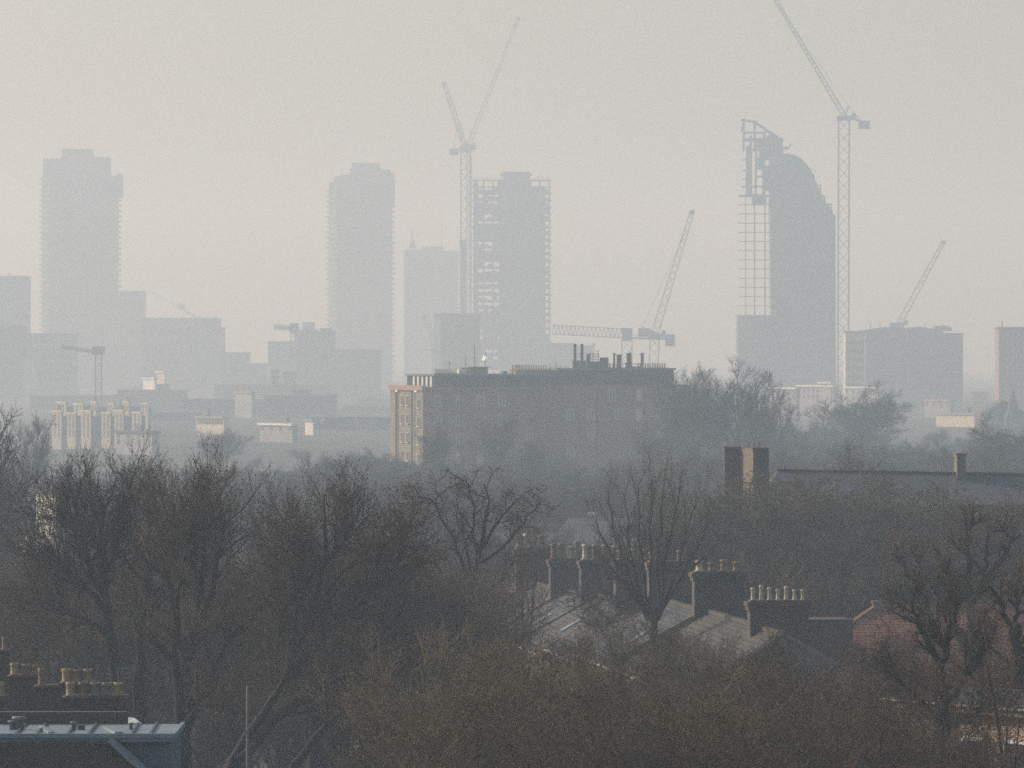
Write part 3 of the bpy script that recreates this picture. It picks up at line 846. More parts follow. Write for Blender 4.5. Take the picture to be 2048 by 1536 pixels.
    pb((1283, 742), (1283, 704), .1); pb((1279, 710), (1289, 706), .1); pb((1258, 707), (1258, 699), .06)
    rl.build('railing', 'steel_dark', t)
brick_block()

# ------------------------------------------------------------------ long brick building behind the olive trees
def pot_mesh(name, m, parent, D, px, py0, py1, w=None, y=None):
    dd = y or D
    h = (py0 - py1) / F * dd
    w = w or h * .36
    c = MB(); x = X(px, dd); z = Z(py0, dd)
    c.lathe(x, dd, [(w * .56, z - .02), (w * .56, z + h * .08), (w * .44, z + h * .14), (w * .40, z + h * .8), (w * .52, z + h * .86), (w * .52, z + h * .95), (w * .42, z + h)], 10)
    return c.build(name, m, parent, True)

def long_house():
    D = 372.0
    t = thing('brick_house', 'long dark roofed brick building with a massive double chimney behind the olive trees', 'house', (X(1700, D), D, 0))
    w = MB(); w.box(X(1540, D), X(2100, D), D - 1, D + 9, 0, Z(1003, D)); w.build('wall', 'brick_dark', t)
    r = MB()
    zr, ze = Z(944, D), Z(1008, D)
    x0, x1, x2, x3 = X(1520, D), X(2110, D), X(1560, D), X(2110, D)
    y0, y1, ym = D - 2, D + 10, D + 4
    r.faces([(x0, y0, ze), (x1, y0, ze), (x1, y1, ze), (x0, y1, ze), (x2, ym, zr), (x3, ym, zr - .3)],
            [(0, 1, 5, 4), (2, 3, 4, 5), (3, 0, 4), (1, 2, 5), (3, 2, 1, 0)])
    r.build('roof', 'slate', t)
    rc = MB(); rc.bar((x2, ym, zr + .02), (x3, ym, zr - .28), .3, .2); rc.build('ridge', 'tile_brown', t)
    # double stack with a sunlit flank
    c = MB(); c.box(X(1450, D), X(1482, D), D + .6, D + 1.8, 0, Z(899, D)); c.box(X(1449, D), X(1483, D), D + .5, D + 1.9, Z(899, D) + .004, Z(894, D))
    c1 = c.build('chimney', 'brick_dark', t)
    xa = X(1502, D)
    c = MB(); c.box(X(1503, D), X(1534, D), D - 2.6, D - .3, 0, Z(899, D)); c.box(X(1502, D), X(1535, D), D - 2.7, D - .2, Z(899, D) + .004, Z(894, D))
    c2 = c.build('chimney', 'brick_dark', t)
    yw = MB(); yw.faces([(X(1483, D), D + .6, 0), (X(1503, D) - .004, D - 2.5, 0), (X(1503, D) - .004, D - 2.5, Z(897, D)), (X(1483, D), D + .6, Z(897, D)),
                         (X(1483, D), D + 1.1, 0), (X(1503, D) - .004, D + 1.1, 0), (X(1503, D) - .004, D + 1.1, Z(897, D)), (X(1483, D), D + 1.1, Z(897, D))],
                        [(0, 1, 2, 3), (3, 2, 6, 7), (0, 3, 7, 4), (4, 7, 6, 5)])
    yw.build('chimney_flank', 'brick_dim', t)
    for i, px in enumerate((1455, 1463, 1471, 1479)): pot_mesh('chimney_pot', 'pot_terracotta', c1, D, px, 894, 889 - i % 2)
    for i, px in enumerate((1497, 1508, 1517, 1530)): pot_mesh('chimney_pot', 'pot_terracotta', c2, D, px, 894, 884 + 2 * (i % 2), y=D - 1.5)
    c = MB(); c.box(X(1921, D), X(1939, D), D + 3, D + 5.4, 8, Z(908, D)); c.box(X(1919.5, D), X(1940.5, D), D + 2.9, D + 5.5, Z(911, D), Z(908, D) - .01)
    c3 = c.build('chimney', 'brick_dim', t); pot_mesh('chimney_pot', 'pot_terracotta', c3, D, 1926, 908, 902, y=D + 4); pot_mesh('chimney_pot', 'pot_terracotta', c3, D, 1934, 908, 903, y=D + 4)
    for px in (1568, 1580, 1590): pot_mesh('ridge_vent', 'pot_terracotta', t, D, px, 940, 930, y=D + 4)
long_house()

# ------------------------------------------------------------------ low blue roofs beyond the terrace
def warehouse():
    D = 440.0
    t = thing('warehouse', 'low warehouse with a pale blue pitched roof behind the terrace chimneys', 'warehouse', (X(1100, D), D, 0))
    w = MB(); w.box(X(985, D), X(1270, D), D, D + 10, 0, Z(1092, D)); w.build('wall', 'brick_dark', t)
    r = MB(); r.slab([(X(975, D), D - .4, Z(1092, D)), (X(1275, D), D - .4, Z(1092, D)), (X(1275, D), D + 6, Z(1070, D)), (X(975, D), D + 6, Z(1070, D))], .25); r.build('roof', 'slate', t)
    r = MB(); r.slab([(X(1110, D), D + 6.2, Z(1076, D)), (X(1262, D), D + 6.2, Z(1076, D)), (X(1262, D), D + 13, Z(1046, D)), (X(1140, D), D + 13, Z(1046, D))], .25); r.build('roof', 'slate', t)
    e = MB(); e.box(X(1180, D), X(1200, D), D + 12.5, D + 13, Z(1040, D), Z(1034, D)); e.build('skylight', 'white_paint', t)
warehouse()

# ------------------------------------------------------------------ Victorian terrace
A_R = Vector((11.45, 236.5)); B_R = Vector((1.05, 334.0))
RD = (B_R - A_R).normalized(); RN = Vector((RD.y, -RD.x))     # RN points to the picture's right
if RN.x < 0: RN = -RN
RIDGE, EAVES, HALF = 10.5, 8.15, 4.15
STK = [(247, 1556, 118, 1200), (263, 1436, 100, 1142), (277, 1342, 92, 1122), (290, 1268, 78, 1119), (303, 1200, 80, 1119), (316, 1131, 64, 1117), (331, 1068, 76, 1096)]
def tp(s, n, z):
    """point on the terrace: s along the ridge from its near end, n to the right of it"""
    v = A_R + RD * s + RN * n
    return (v.x, v.y, z)
def s_of(D): return (D - A_R.y) / RD.y
TX = Matrix(((RN.x, RD.x, 0, A_R.x), (RN.y, RD.y, 0, A_R.y), (0, 0, 1, 0), (0, 0, 0, 1)))   # local (n, s, z)
LBL = ['nearest terraced house with a hipped roof and seven thin cream chimney pots',
       'second terraced house from the hipped one, broad dark stack with few pots',
       'third terraced house, its stack half hidden by the fan-shaped tree',
       'terraced house right behind the trunk of the fan-shaped tree',
       'terraced house with reddish pots just beyond the fan-shaped tree',
       'terraced house with a bright parapet strip and tall pots, last but one in the row',
       'farthest terraced house, stack standing highest at the end of the row']
POTS = [(7, 'pot_cream', 24, 10), (4, 'pot_terracotta', 20, 12), (5, 'pot_terracotta', 20, 12), (3, 'pot_yellow', 22, 12), (4, 'pot_terracotta', 24, 12), (4, 'pot_terracotta', 30, 14), (5, 'pot_terracotta', 24, 12)]
slate_first = {}
DROP = [0, .1, .5, .9, 1.2, 1.4, 1.5]
def terrace():
    for i, (D, px, wpx, pyt) in enumerate(STK):
        RIDGE = 10.5 - DROP[i]; EAVES = 8.15 - DROP[i]
        s0 = s_of(D); s1 = s_of(STK[i+1][0]) if i < 6 else s0 + 13
        sn = s0 - 9.5 if i == 0 else s0
        org = Vector(tp(s0, 0, 0))
        t = thing('terraced_house', LBL[i], 'house', org, 'brick terraced houses with party-wall chimneys')
        w = MB(TX); w.box(-HALF + .3, HALF - .3, sn + (0.4 if i == 0 else .25), s1 - .01, 0, EAVES - .05); w.build('wall', 'brick_dim', t)
        # roof slopes
        hip = 4.4 if i == 0 else 0
        rs = MB(TX)
        a = sn + .02
        rs.faces([(-HALF, a, EAVES), (0, a + hip, RIDGE), (0, s1, RIDGE), (-HALF, s1, EAVES), (-HALF, a, EAVES - .12), (-HALF, s1, EAVES - .12)], [(0, 1, 2, 3)[::-1], (0, 3, 5, 4)[::-1]])
        rs.build('roof', ('slate_pale', 'slate', 'slate_pale')[i % 3] if i else 'slate_pale', t)
        rs = MB(TX)
        rs.faces([(HALF, a, EAVES), (.004, a + hip, RIDGE), (.004, s1, RIDGE), (HALF, s1, EAVES), (HALF, a, EAVES - .12), (HALF, s1, EAVES - .12)], [(0, 1, 2, 3), (0, 3, 5, 4)])
        rs.build('roof', 'slate', t)
        if hip:
            rs = MB(TX); rs.faces([(-HALF + .01, a - .004, EAVES), (HALF - .01, a - .004, EAVES), (0, a + hip - .004, RIDGE)], [(0, 1, 2)]); rs.build('roof', 'slate_pale', t)
            hb = MB(TX)
            hb.bar((-HALF, a, EAVES + .06), (0, a + hip, RIDGE + .06), .28, .16); hb.bar((HALF, a, EAVES + .06), (0, a + hip, RIDGE + .06), .22, .12)
            hb.build('hip_tiles', 'slate_pale', t)
        # slate courses as thin raised rows on the visible slope
        sl = MB(TX); nrow = 16
        for q in range(nrow):
            f0 = q / nrow
            x_ = -HALF * (1 - f0); z_ = EAVES + (RIDGE - EAVES) * f0
            sa = a + hip * f0 + .05
            sl.bar((x_ - .0, sa, z_ + .02), (x_ - .0, s1 - .05, z_ + .02), .10, .035)
        stuff(sl.build('slate_courses', ('slate_pale', 'slate', 'slate_pale')[i % 3] if i else 'slate_pale', t))
        # party-wall parapet with coping
        pw = MB(TX)
        for sg in (-1, 1):
            pw.faces([(sg * (HALF + .15), s0 - .2, EAVES - .3), (0, s0 - .2, RIDGE - .2), (0, s0 + .2, RIDGE - .2), (sg * (HALF + .15), s0 + .2, EAVES - .3),
                      (sg * (HALF + .15), s0 - .2, EAVES + .38), (0, s0 - .2, RIDGE + .38), (0, s0 + .2, RIDGE + .38), (sg * (HALF + .15), s0 + .2, EAVES + .38)],
                     [(0, 1, 5, 4), (2, 3, 7, 6), (4, 5, 6, 7), (0, 4, 7, 3)] if sg > 0 else [(4, 5, 1, 0), (6, 7, 3, 2), (7, 6, 5, 4), (3, 7, 4, 0)])
        if i: pw.build('party_wall', 'brick_stock' if i == 5 else 'brick_dim', t)
        rb = MB(TX); rb.bar((0, a + hip, RIDGE + .07), (0, s1 - .02, RIDGE + .07), .26, .16); rb.build('ridge_tiles', 'slate_pale', t)
        # chimney across the party wall
        k = F / D; cx = X(px, D); n0 = (cx - (A_R + RD * s0).x)
        hw = wpx / k / 2; zt = Z(pyt, D)
        c = MB(TX); d2 = .42
        c.box(n0 - hw, n0 + hw, s0 - d2, s0 + d2, RIDGE - 2.4, zt - .42)
        c.box(n0 - hw - .07, n0 + hw + .07, s0 - d2 - .07, s0 + d2 + .07, zt - .418, zt - .25)
        c.box(n0 - hw - .13, n0 + hw + .13, s0 - d2 - .13, s0 + d2 + .13, zt - .248, zt - .06)
        c.box(n0 - hw + .02, n0 + hw - .02, s0 - d2 + .02, s0 + d2 - .02, zt - .058, zt)
        ch = c.build('chimney', 'brick_dark', t)
        np_, pm, ph, pw_ = POTS[i]
        r = random.Random(i + 11)
        for q in range(np_):
            f = (q + .5) / np_
            n = n0 - hw + 2 * hw * f
            h = ph / k * r.uniform(.85, 1.3); wd = .17 if i == 0 else r.uniform(.30, .38)
            v = tp(s0, n, zt - .01)
            if i == 0 or r.random() > .15:
                m_ = pm if r.random() > .25 else ('pot_cream' if i else 'pot_terracotta')
                p = MB(); x, y, z = v
                p.lathe(x, y, [(wd*.6, z), (wd*.6, z+h*.08), (wd*.46, z+h*.14), (wd*.40, z+h*.78), (wd*.54, z+h*.84), (wd*.54, z+h*.94), (wd*.44, z+h)], 10)
                p.build('chimney_pot', m_, ch, True)
        # gutter and downpipe on the sunny eaves
        g = MB(TX); g.bar((-HALF - .1, a + .05, EAVES - .1), (-HALF - .1, s1 - .05, EAVES - .1), .09, .09); g.build('gutter', 'white_paint', t)
        g = MB(TX); g.bar((-HALF - .05, s0 + .6, 0), (-HALF - .05, s0 + .6, EAVES - .2), .1); g.build('downpipe', 'white_paint', t)
        if i < 6:
            # sash window below the eaves
            for zz_ in (5.6, 2.4):
                wn_ = MB(TX); sm = (s0 + s1) / 2
                wn_.box(-HALF + .2, -HALF + .29, sm - .6, sm + .6, zz_, zz_ + 1.7); o = wn_.build('window', 'white_paint', t)
                wn_ = MB(TX); wn_.box(-HALF + .185, -HALF + .199, sm - .5, sm - .03, zz_ + .1, zz_ + 1.6); wn_.box(-HALF + .185, -HALF + .199, sm + .03, sm + .5, zz_ + .1, zz_ + 1.6); wn_.build('pane', 'glass_dark', o)
        if i in (1, 3, 4):
            # skylight on the sunny slope
            sk = MB(TX); f0, f1 = .35, .6; sm = s0 + 6
            sk.faces([(-HALF * (1 - f0), sm, EAVES + (RIDGE - EAVES) * f0 + .07), (-HALF * (1 - f0), sm + 1, EAVES + (RIDGE - EAVES) * f0 + .07), (-HALF * (1 - f1), sm + 1, EAVES + (RIDGE - EAVES) * f1 + .07), (-HALF * (1 - f1), sm, EAVES + (RIDGE - EAVES) * f1 + .07)], [(0, 1, 2, 3)])
            sk.build('skylight', 'glass_grey', t)
terrace()

def dark_wall():
    D = 268.0
    t = thing('rear_extension', 'black windowless flat-topped wall between the near chimney stack and the red roof', 'building', (X(1660, D), D, 0))
    m = MB(); m.box(X(1605, D), X(1706, D), D, D + .6, 0, Z(1241, D)); m.build('wall', 'brick_dark', t)
    m = MB(); m.box(X(1603, D), X(1708, D), D - .05, D + .65, Z(1241, D) + .004, Z(1239, D)); m.build('coping', 'brick_dark', t)
    m = MB(); m.box(X(1605, D), X(1706, D), D + .61, D + 6, 0, Z(1246, D)); m.build('rear_wing', 'brick_dark', t)
dark_wall()

def red_roof_house():
    D = 272.0
    t = thing('red_roofed_house', 'house with a hipped red tile roof behind the pollarded trees', 'house', (X(1870, D), D, 0))
    x0, x1 = X(1700, D), X(2110, D)
    ze, zr = Z(1335, D), Z(1228, D)
    w = MB(); w.box(x0 + .35, x1, D + .35, D + 9, 0, ze - .05); w.build('wall', 'brick_red', t)
    # base deck under the tiles
    xr0 = X(1748, D + 4.5)
    zk = Z(1262, D); fk = (zk - ze) / (zr - ze); yk = D + 4.7 * fk; yk2 = D + 9.4 - 4.7 * fk
    r = MB(); r.faces([(x0, D, ze), (x1, D, ze), (x1, D + 9.4, ze), (x0, D + 9.4, ze), (xr0, D + 4.7, zr), (x1, D + 4.7, zr), (x0, yk, zk), (x0, yk2, zk)], [(0, 1, 5, 4, 6), (2, 3, 7, 4, 5), (0, 6, 7, 3), (6, 4, 7), (3, 2, 1, 0), (1, 2, 5)])
    rf = r.build('roof', 'tile_red', t)
    tl = MB()
    rows = 22
    rr = random.Random(2)
    for i in range(rows):
        f0, f1 = i / rows, (i + 1) / rows + .015
        xa = x0 + (xr0 - x0) * max(0, (f0 - fk) / (1 - fk)); y = D + 4.7 * f0; z = ze + (zr - ze) * f0
        y1 = D + 4.7 * f1; z1 = ze + (zr - ze) * f1
        x = xa + rr.uniform(0, .1)
        while x < x1 - .26:
            l = rr.uniform(.0, .02)
            tl.faces([(x, y - .05, z + .035 + l), (x + .185, y - .05, z + .035 + l), (x + .185, y1 - .05, z1 + .02), (x, y1 - .05, z1 + .02), (x, y - .05, z + .01), (x + .185, y - .05, z + .01)], [(0, 1, 2, 3), (4, 5, 1, 0)])
            x += .2
    stuff(tl.build('roof_tiles', 'tile_red', rf))
    c = MB(); c.bar((xr0, D + 4.7, zr + .1), (x1, D + 4.7, zr + .1), .28, .2); c.bar((x0, yk, zk + .06), (xr0, D + 4.7, zr + .1), .2, .12); c.build('ridge_tiles', 'tile_red', t)
    g = MB(); g.bar((x0 - .1, D - .12, ze - .05), (x1, D - .12, ze - .05), .14, .12); g.build('gutter', 'steel_dark', t)
    v = MB(); v.lathe(X(1762, D), D + 4.6, [(.12, zr), (.12, zr + .3), (.17, zr + .33), (.17, zr + .42)], 8); v.build('roof_vent', 'pot_grey', t)
red_roof_house()

def pink_brick_house():
    D = 172.0
    t = thing('brick_house', 'pinkish sunlit brick house with a white gutter behind thin twigs at the bottom corner', 'house', (X(1920, D), D, 0))
    th = math.radians(-56)
    o = Vector((X(1800, D), D, 0))
    xf = Matrix.Translation(o) @ Matrix.Rotation(th, 4, 'Z')
    z1 = Z(1412, D)
    w = MB(xf); w.box(0, 7.5, 0, 6, 0, z1); w.build('wall', 'brick_pink', t)
    r = MB(xf); r.slab([(-.3, -.35, z1 + .25), (7.6, -.35, z1 + .25), (7.6, 3.2, z1 + .45), (-.3, 3.2, z1 + .45)], .16); r.build('roof', 'slate', t)
    g = MB(xf); g.bar((-.35, -.45, z1 + .2), (7.6, -.45, z1 + .2), .06, .05); g.build('gutter', 'render_buff', t)
    f = MB(xf); f.box(-.3, 7.5, -.36, -.01, z1 - .02, z1 + .10); f.build('fascia', 'brick_dim', t)
    for u in (1.0, 2.9, 4.8):
        a = MB(xf); a.box(u, u + 1.0, -.06, -.004, z1 - 2.2, z1 - .7); q = a.build('window', 'white_paint', t)
        a = MB(xf); a.box(u + .08, u + .47, -.075, -.062, z1 - 2.1, z1 - .8); a.box(u + .53, u + .92, -.075, -.062, z1 - 2.1, z1 - .8); a.build('pane', 'glass_dark', q)
pink_brick_house()

# ------------------------------------------------------------------ house in the near corner
def corner_house():
    D = 150.0
    t = thing('mansard_house', 'brown tiled mansard roof with pale lead edges in the near bottom corner', 'house', (X(150, D), D, 0))
    xl, xr = X(-120, D), X(346, D)
    zt = Z(1471, D)
    back = 154.6
    w = MB(); w.box(xl + .6, xr - .35, D + 1.5, back - .2, 0, zt - .3); w.build('wall', 'brick_stock', t)
    f = MB(); f.box(xl, xr, D, back, zt - .16, zt); f.build('roof', 'lead', t)
    n = MB(); n.box(xl, xr + .03, D - .05, D + .06, zt - .06, zt + .05); n.box(xr - .05, xr + .05, D + .062, back, zt - .06, zt + .05); n.build('roof_edge', 'lead', t)
    # lead apron under the edge and mansard slope with courses of tiles
    xh = X(222, D); zs = Z(1480, D)
    a = MB(); a.faces([(xl, D - .02, zt - .06), (xh + .2, D - .02, zt - .06), (xh + .2, D - .14, zs - .06), (xl, D - .14, zs - .06)], [(3, 2, 1, 0)]); a.build('lead_apron', 'slate_blue', t)
    z_b = zt - 5.0; run = 1.9
    dk = MB(); dk.faces([(xl, D - .06, zt - .12), (xh, D - .06, zt - .12), (xh + 5.6, D - run, z_b), (xl, D - run, z_b)], [(3, 2, 1, 0)]); dk.build('mansard_deck', 'tile_brown', t)
    rr = random.Random(4)
    rows = 20
    mesh_first = None
    for i in range(rows):
        f0 = (i + .25) / 26.0
        z = zt - .12 - f0 * 5.0; y = D - .06 - f0 * run; xe = xh + 5.6 * f0
        x = xl + (i % 2) * .13
        if z < Z(1545, D): break
        while x < xe - .3:
            if x > X(-8, D) - .3:
                if mesh_first is None:
                    m = MB(); m.box(-.125, .125, -.045, -.005, -.21, 0.02); mesh_first = m.build('roof_tile', 'tile_brown', None); mesh_first.parent = t; tl0 = mesh_first
                    tl0.location = Vector((x + .13, y, z)) - t.location; tl0.rotation_euler = (math.radians(-18), 0, 0)
                else:
                    c = inst(tl0, t, Vector((x + .13, y - rr.uniform(0, .012), z)) - t.location); c.rotation_euler = (math.radians(-18 + rr.uniform(-1.5, 1.5)), 0, rr.uniform(-.01, .01))
            x += .262
    hp = MB(); hp.bar((xh, D - .12, zt - .1), (xh + 5.6, D - run - .08, z_b), .34, .1); hp.build('lead_hip', 'lead', t)
    sd = MB(); sd.faces([(xh + .1, D + .3, zt - .17), (xr - .06, D + .3, zt - .17), (xr - .06, D + .3, 4), (xh + .1, D + .3, 4), (xr - .06, back, zt - .17), (xr - .06, back, 4)], [(3, 2, 1, 0), (2, 5, 4, 1)]); sd.build('slate_side', 'slate_teal', t)
    # lead rolls, vents and flashings
    for px, py0, py1, w_ in ((24, 1460, 1442, .07), (38, 1462, 1436, .12), (147, 1458, 1442, .05), (163, 1460, 1450, .09), (262, 1460, 1446, .05)):
        dd = 152.3; v = MB(); v.lathe(X(px, dd), dd, [(w_, zt), (w_, zt + (py0 - py1) / F * dd * .8), (w_ * 1.5, zt + (py0 - py1) / F * dd * .82), (w_ * 1.5, zt + (py0 - py1) / F * dd)], 8); v.build('roof_vent', 'steel_grey', t, True)
    fl = MB(); fl.bar((X(86, 153.5), 153.0, zt + .04), (X(101, D), D + .1, zt + .05), .12, .06); fl.bar((X(216, 153), 152.6, zt + .04), (X(237, D), D + .1, zt + .05), .2, .07); fl.build('lead_roll', 'lead', t)
    for px in (30, 72, 134, 176, 262, 300):
        j = MB(); j.bar((X(px, D), D + .1, zt + .02), (X(px, D) - .1, back, zt + .02), .06, .05); j.build('lead_joint', 'slate_blue', t)
    for px in (10, 183):
        v = MB(); v.box(X(px - 8, D), X(px + 8, D), D - .42, D - .2, Z(1487, D) - .06, Z(1482, D)); v.build('tile_vent', 'slate', t)
    # parapet wall behind and stacks
    pw = MB(); pw.box(xl, X(252, back), back + .01, back + .35, 0, Z(1424, back)); pw.build('rear_wall', 'brick_dark', t)
    def stack(D2, a, b, py0, py1, pots, m='brick_dark', cap=True):
        c = MB(); c.box(X(a, D2), X(b, D2), D2, D2 + .9, 9, Z(py1 + 6, D2)); c.box(X(a - 5, D2), X(b + 2, D2), D2 - .07, D2 + .97, Z(py1 + 6, D2) + .003, Z(py1 + 2, D2)); c.box(X(a + 2, D2), X(b - 2, D2), D2 + .05, D2 + .85, Z(py1 + 2, D2) + .003, Z(py1, D2))
        ch = c.build('chimney', m, t)
        for px, w_, y0, y1, pm in pots:
            p = MB(); y = D2 + .4; x = X(px, y); z0 = Z(y0, y); z1 = Z(y1, y); h = z1 - z0; r = w_ / F * y / 2
            p.lathe(x, y, [(r, z0), (r, z0 + h * .1), (r * .92, z0 + h * .14), (r * .86, z0 + h * .72), (r * .98, z0 + h * .76), (r * 1.02, z0 + h * .86), (r * .98, z0 + h), (r * .8, z0 + h), (r * .78, z0 + h * .9)], 14)
            p.build('chimney_pot', pm, ch, True)
    stack(156, 128, 252, 1445, 1392, [(141, 19, 1393, 1364, 'pot_yellow'), (166, 20, 1393, 1364, 'pot_terracotta'), (191, 22, 1393, 1365, 'pot_grey'), (214, 22, 1393, 1365, 'pot_grey'), (237, 20, 1393, 1365, 'pot_yellow')])
    stack(160, 122, 190, 1400, 1364, [(133, 19, 1366, 1337, 'pot_yellow'), (155, 20, 1366, 1339, 'pot_terracotta'), (176, 18, 1366, 1338, 'pot_yellow')])
    stack(163, 70, 130, 1416, 1371, [(83, 15, 1372, 1336, 'pot_terracotta')])
    stack(169, 18, 80, 1410, 1350, [(29, 17, 1352, 1326, 'pot_yellow'), (52, 17, 1352, 1328, 'pot_terracotta'), (72, 15, 1352, 1330, 'pot_terracotta')])
    stack(166, -30, 10, 1420, 1392, [(2, 14, 1393, 1364, 'pot_yellow')])
    stack(178, -40, 16, 1350, 1300, [(9, 11, 1301, 1274, 'pot_terracotta')])
    # small white canopy beyond the flat roof
    g = MB(); d3 = 158.0; g.slab([(X(254, d3), d3 - 1, Z(1441, d3)), (X(288, d3), d3 - 1, Z(1442, d3)), (X(270, d3), d3 - .2, Z(1435, d3)), (X(256, d3), d3 - .2, Z(1433, d3))], .02); g.build('white_canopy', 'white_paint', t)
    # television aerials
    def aerial(segs):
        ae = MB()
        for (xa, ya, xb, yb, d) in segs: ae.bar(P(xa, ya, d), P(xb, yb, d), .03)
        ae.build('television_aerial', 'lead', t)
    aerial([(108, 1368, 104, 1312, 161), (100, 1314, 113, 1330, 161), (103, 1318, 111, 1326, 161)])
    aerial([(237, 1365, 235, 1336, 157), (232, 1338, 272, 1337, 157), (236, 1341, 236, 1334, 157), (243, 1341, 243, 1334, 157), (250, 1340, 250, 1334, 157), (258, 1341, 258, 1333, 157), (266, 1342, 266, 1333, 157)])
corner_house()

def pole():
    D = 160.0
    t = thing('telegraph_pole', 'thin pale pole with short crossbar standing in front of the big tree trunk', 'pole', (X(495, D), D, 0))
    m = MB(); m.lathe(X(495, D), D, [(.06, 0), (.035, Z(1372, D))], 8); m.build('shaft', 'concrete', t)
    m = MB(); m.bar(P(493, 1374, D), P(512, 1373, D), .03); m.bar(P(492, 1464, D), P(498, 1464, D), .12); m.build('crossbar', 'steel_grey', t)
pole()

# ------------------------------------------------------------------ bare winter trees
def _norm(a): return a / np.maximum(np.linalg.norm(a, axis=-1, keepdims=True), 1e-9)
def _perp(d):
    ref = np.where(np.abs(d[..., 2:3]) < 0.9, np.array([0., 0., 1.]), np.array([1., 0., 0.]))
    a = _norm(np.cross(d, ref)); return a, np.cross(d, a)

def grow_lines(start, d, L, K, wob, trop, g):
    N = len(start); pts = np.zeros((N, K + 1, 3)); pts[:, 0] = start; d = d.copy()
    for k in range(K):
        d = _norm(d + g.normal(0, wob, (N, 3)) + np.array([0, 0, 1.]) * trop)
        pts[:, k + 1] = pts[:, k] + d * (L / K)[:, None]
    return pts

def children(pts, rad, L, s, g):
    """s: n, t0, t1, ang, lr, up, taper, shrink"""
    N, K1, _ = pts.shape; K = K1 - 1
    n = s['n']
    cnt = np.full(N, n) if 'per' not in s else np.clip(np.round(L * s['per'] * g.uniform(.8, 1.2, N)), 1, n).astype(int)
    idx = np.repeat(np.arange(N), cnt); M = len(idx)
    off = np.concatenate([np.arange(c) for c in cnt]); cc = np.repeat(cnt, cnt)
    t = s['t0'] + (s['t1'] - s['t0']) * (off + g.uniform(0.1, .9, M)) / cc
    f = t * K; k = np.minimum(f.astype(int), K - 1); fr = (f - k)[:, None]
    p0 = pts[idx, k]; p1 = pts[idx, k + 1]; pos = p0 * (1 - fr) + p1 * fr
    tan = _norm(p1 - p0); a, b = _perp(tan)
    phi = off * 2.4 + g.uniform(0, 6.28, N)[idx] + g.normal(0, .5, M)
    ang = np.radians(g.uniform(*s['ang'], M))
    d = np.cos(ang)[:, None] * tan + np.sin(ang)[:, None] * (np.cos(phi)[:, None] * a + np.sin(phi)[:, None] * b)
    d = _norm(d + np.array([0, 0, 1.]) * s.get('up', 0.1))
    CL = L[idx] * g.uniform(*s['lr'], M) * (1 - s.get('shrink', .5) * t)
    if 'lmin' in s: CL = np.maximum(CL, s['lmin'] * g.uniform(.7, 1.2, M))
    if 'lmax' in s: CL = np.minimum(CL, s['lmax'] * g.uniform(.7, 1.2, M))
    r = rad[idx, k] * (1 - fr[:, 0]) + rad[idx, k + 1] * fr[:, 0]
    CR = np.clip(r * s.get('rr', .55), s.get('rmin', .006), s.get('rmax', 1.0))
    c = grow_lines(pos, d, CL, s['K'], s['wob'], s['trop'], g)
    tp_ = np.linspace(1, s.get('tip', .4), s['K'] + 1)
    return c, CR[:, None] * tp_[None], CL

def tube_arrays(pts, rad, m):
    N, K1, _ = pts.shape
    t = np.empty_like(pts); t[:, 1:-1] = pts[:, 2:] - pts[:, :-2] if K1 > 2 else t[:, 1:-1]
    t[:, 0] = pts[:, 1] - pts[:, 0]; t[:, -1] = pts[:, -1] - pts[:, -2]; t = _norm(t)
    a0, _ = _perp(_norm(pts[:, -1] - pts[:, 0])); a0 = np.repeat(a0[:, None], K1, 1)
    a = _norm(a0 - (a0 * t).sum(-1, keepdims=True) * t); b = np.cross(t, a)
    ph = np.arange(m) * 2 * np.pi / m
    v = pts[:, :, None] + rad[:, :, None, None] * (np.cos(ph)[:, None] * a[:, :, None] + np.sin(ph)[:, None] * b[:, :, None])
    base = (np.arange(N) * K1 * m)[:, None, None] + (np.arange(K1 - 1) * m)[None, :, None]
    i = np.arange(m)[None, None]; j = (np.arange(m)[None, None] + 1) % m
    q = np.stack([base + i, base + j, base + m + j, base + m + i], -1).reshape(-1, 4)
    return v.reshape(-1, 3), q

def np_mesh(name, parts, m, smooth=True):
    vs_, qs, o = [], [], 0
    for v, q in parts: vs_.append(v); qs.append(q + o); o += len(v)
    v = np.concatenate(vs_).astype(np.float32); q = np.concatenate(qs).astype(np.int32)
    me = bpy.data.meshes.new(name)
    me.vertices.add(len(v)); me.vertices.foreach_set('co', v.ravel())
    me.loops.add(q.size); me.loops.foreach_set('vertex_index', q.ravel())
    me.polygons.add(len(q)); me.polygons.foreach_set('loop_start', np.arange(len(q), dtype=np.int32) * 4)
    if smooth: me.polygons.foreach_set('use_smooth', np.ones(len(q), dtype=bool))
    me.materials.append(MATS[m]); me.update(calc_edges=True); me.validate()
    return me

def leaf_arrays(pos, size, g):
    n = len(pos); d = _norm(g.normal(0, 1, (n, 3))); a, b = _perp(d)
    s = size * g.uniform(.5, 1.3, n)[:, None]
    v = np.stack([pos - a * s, pos - b * s * .55, pos + a * s, pos + b * s * .55], 1)
    return v.reshape(-1, 3), np.arange(n * 4).reshape(-1, 4)

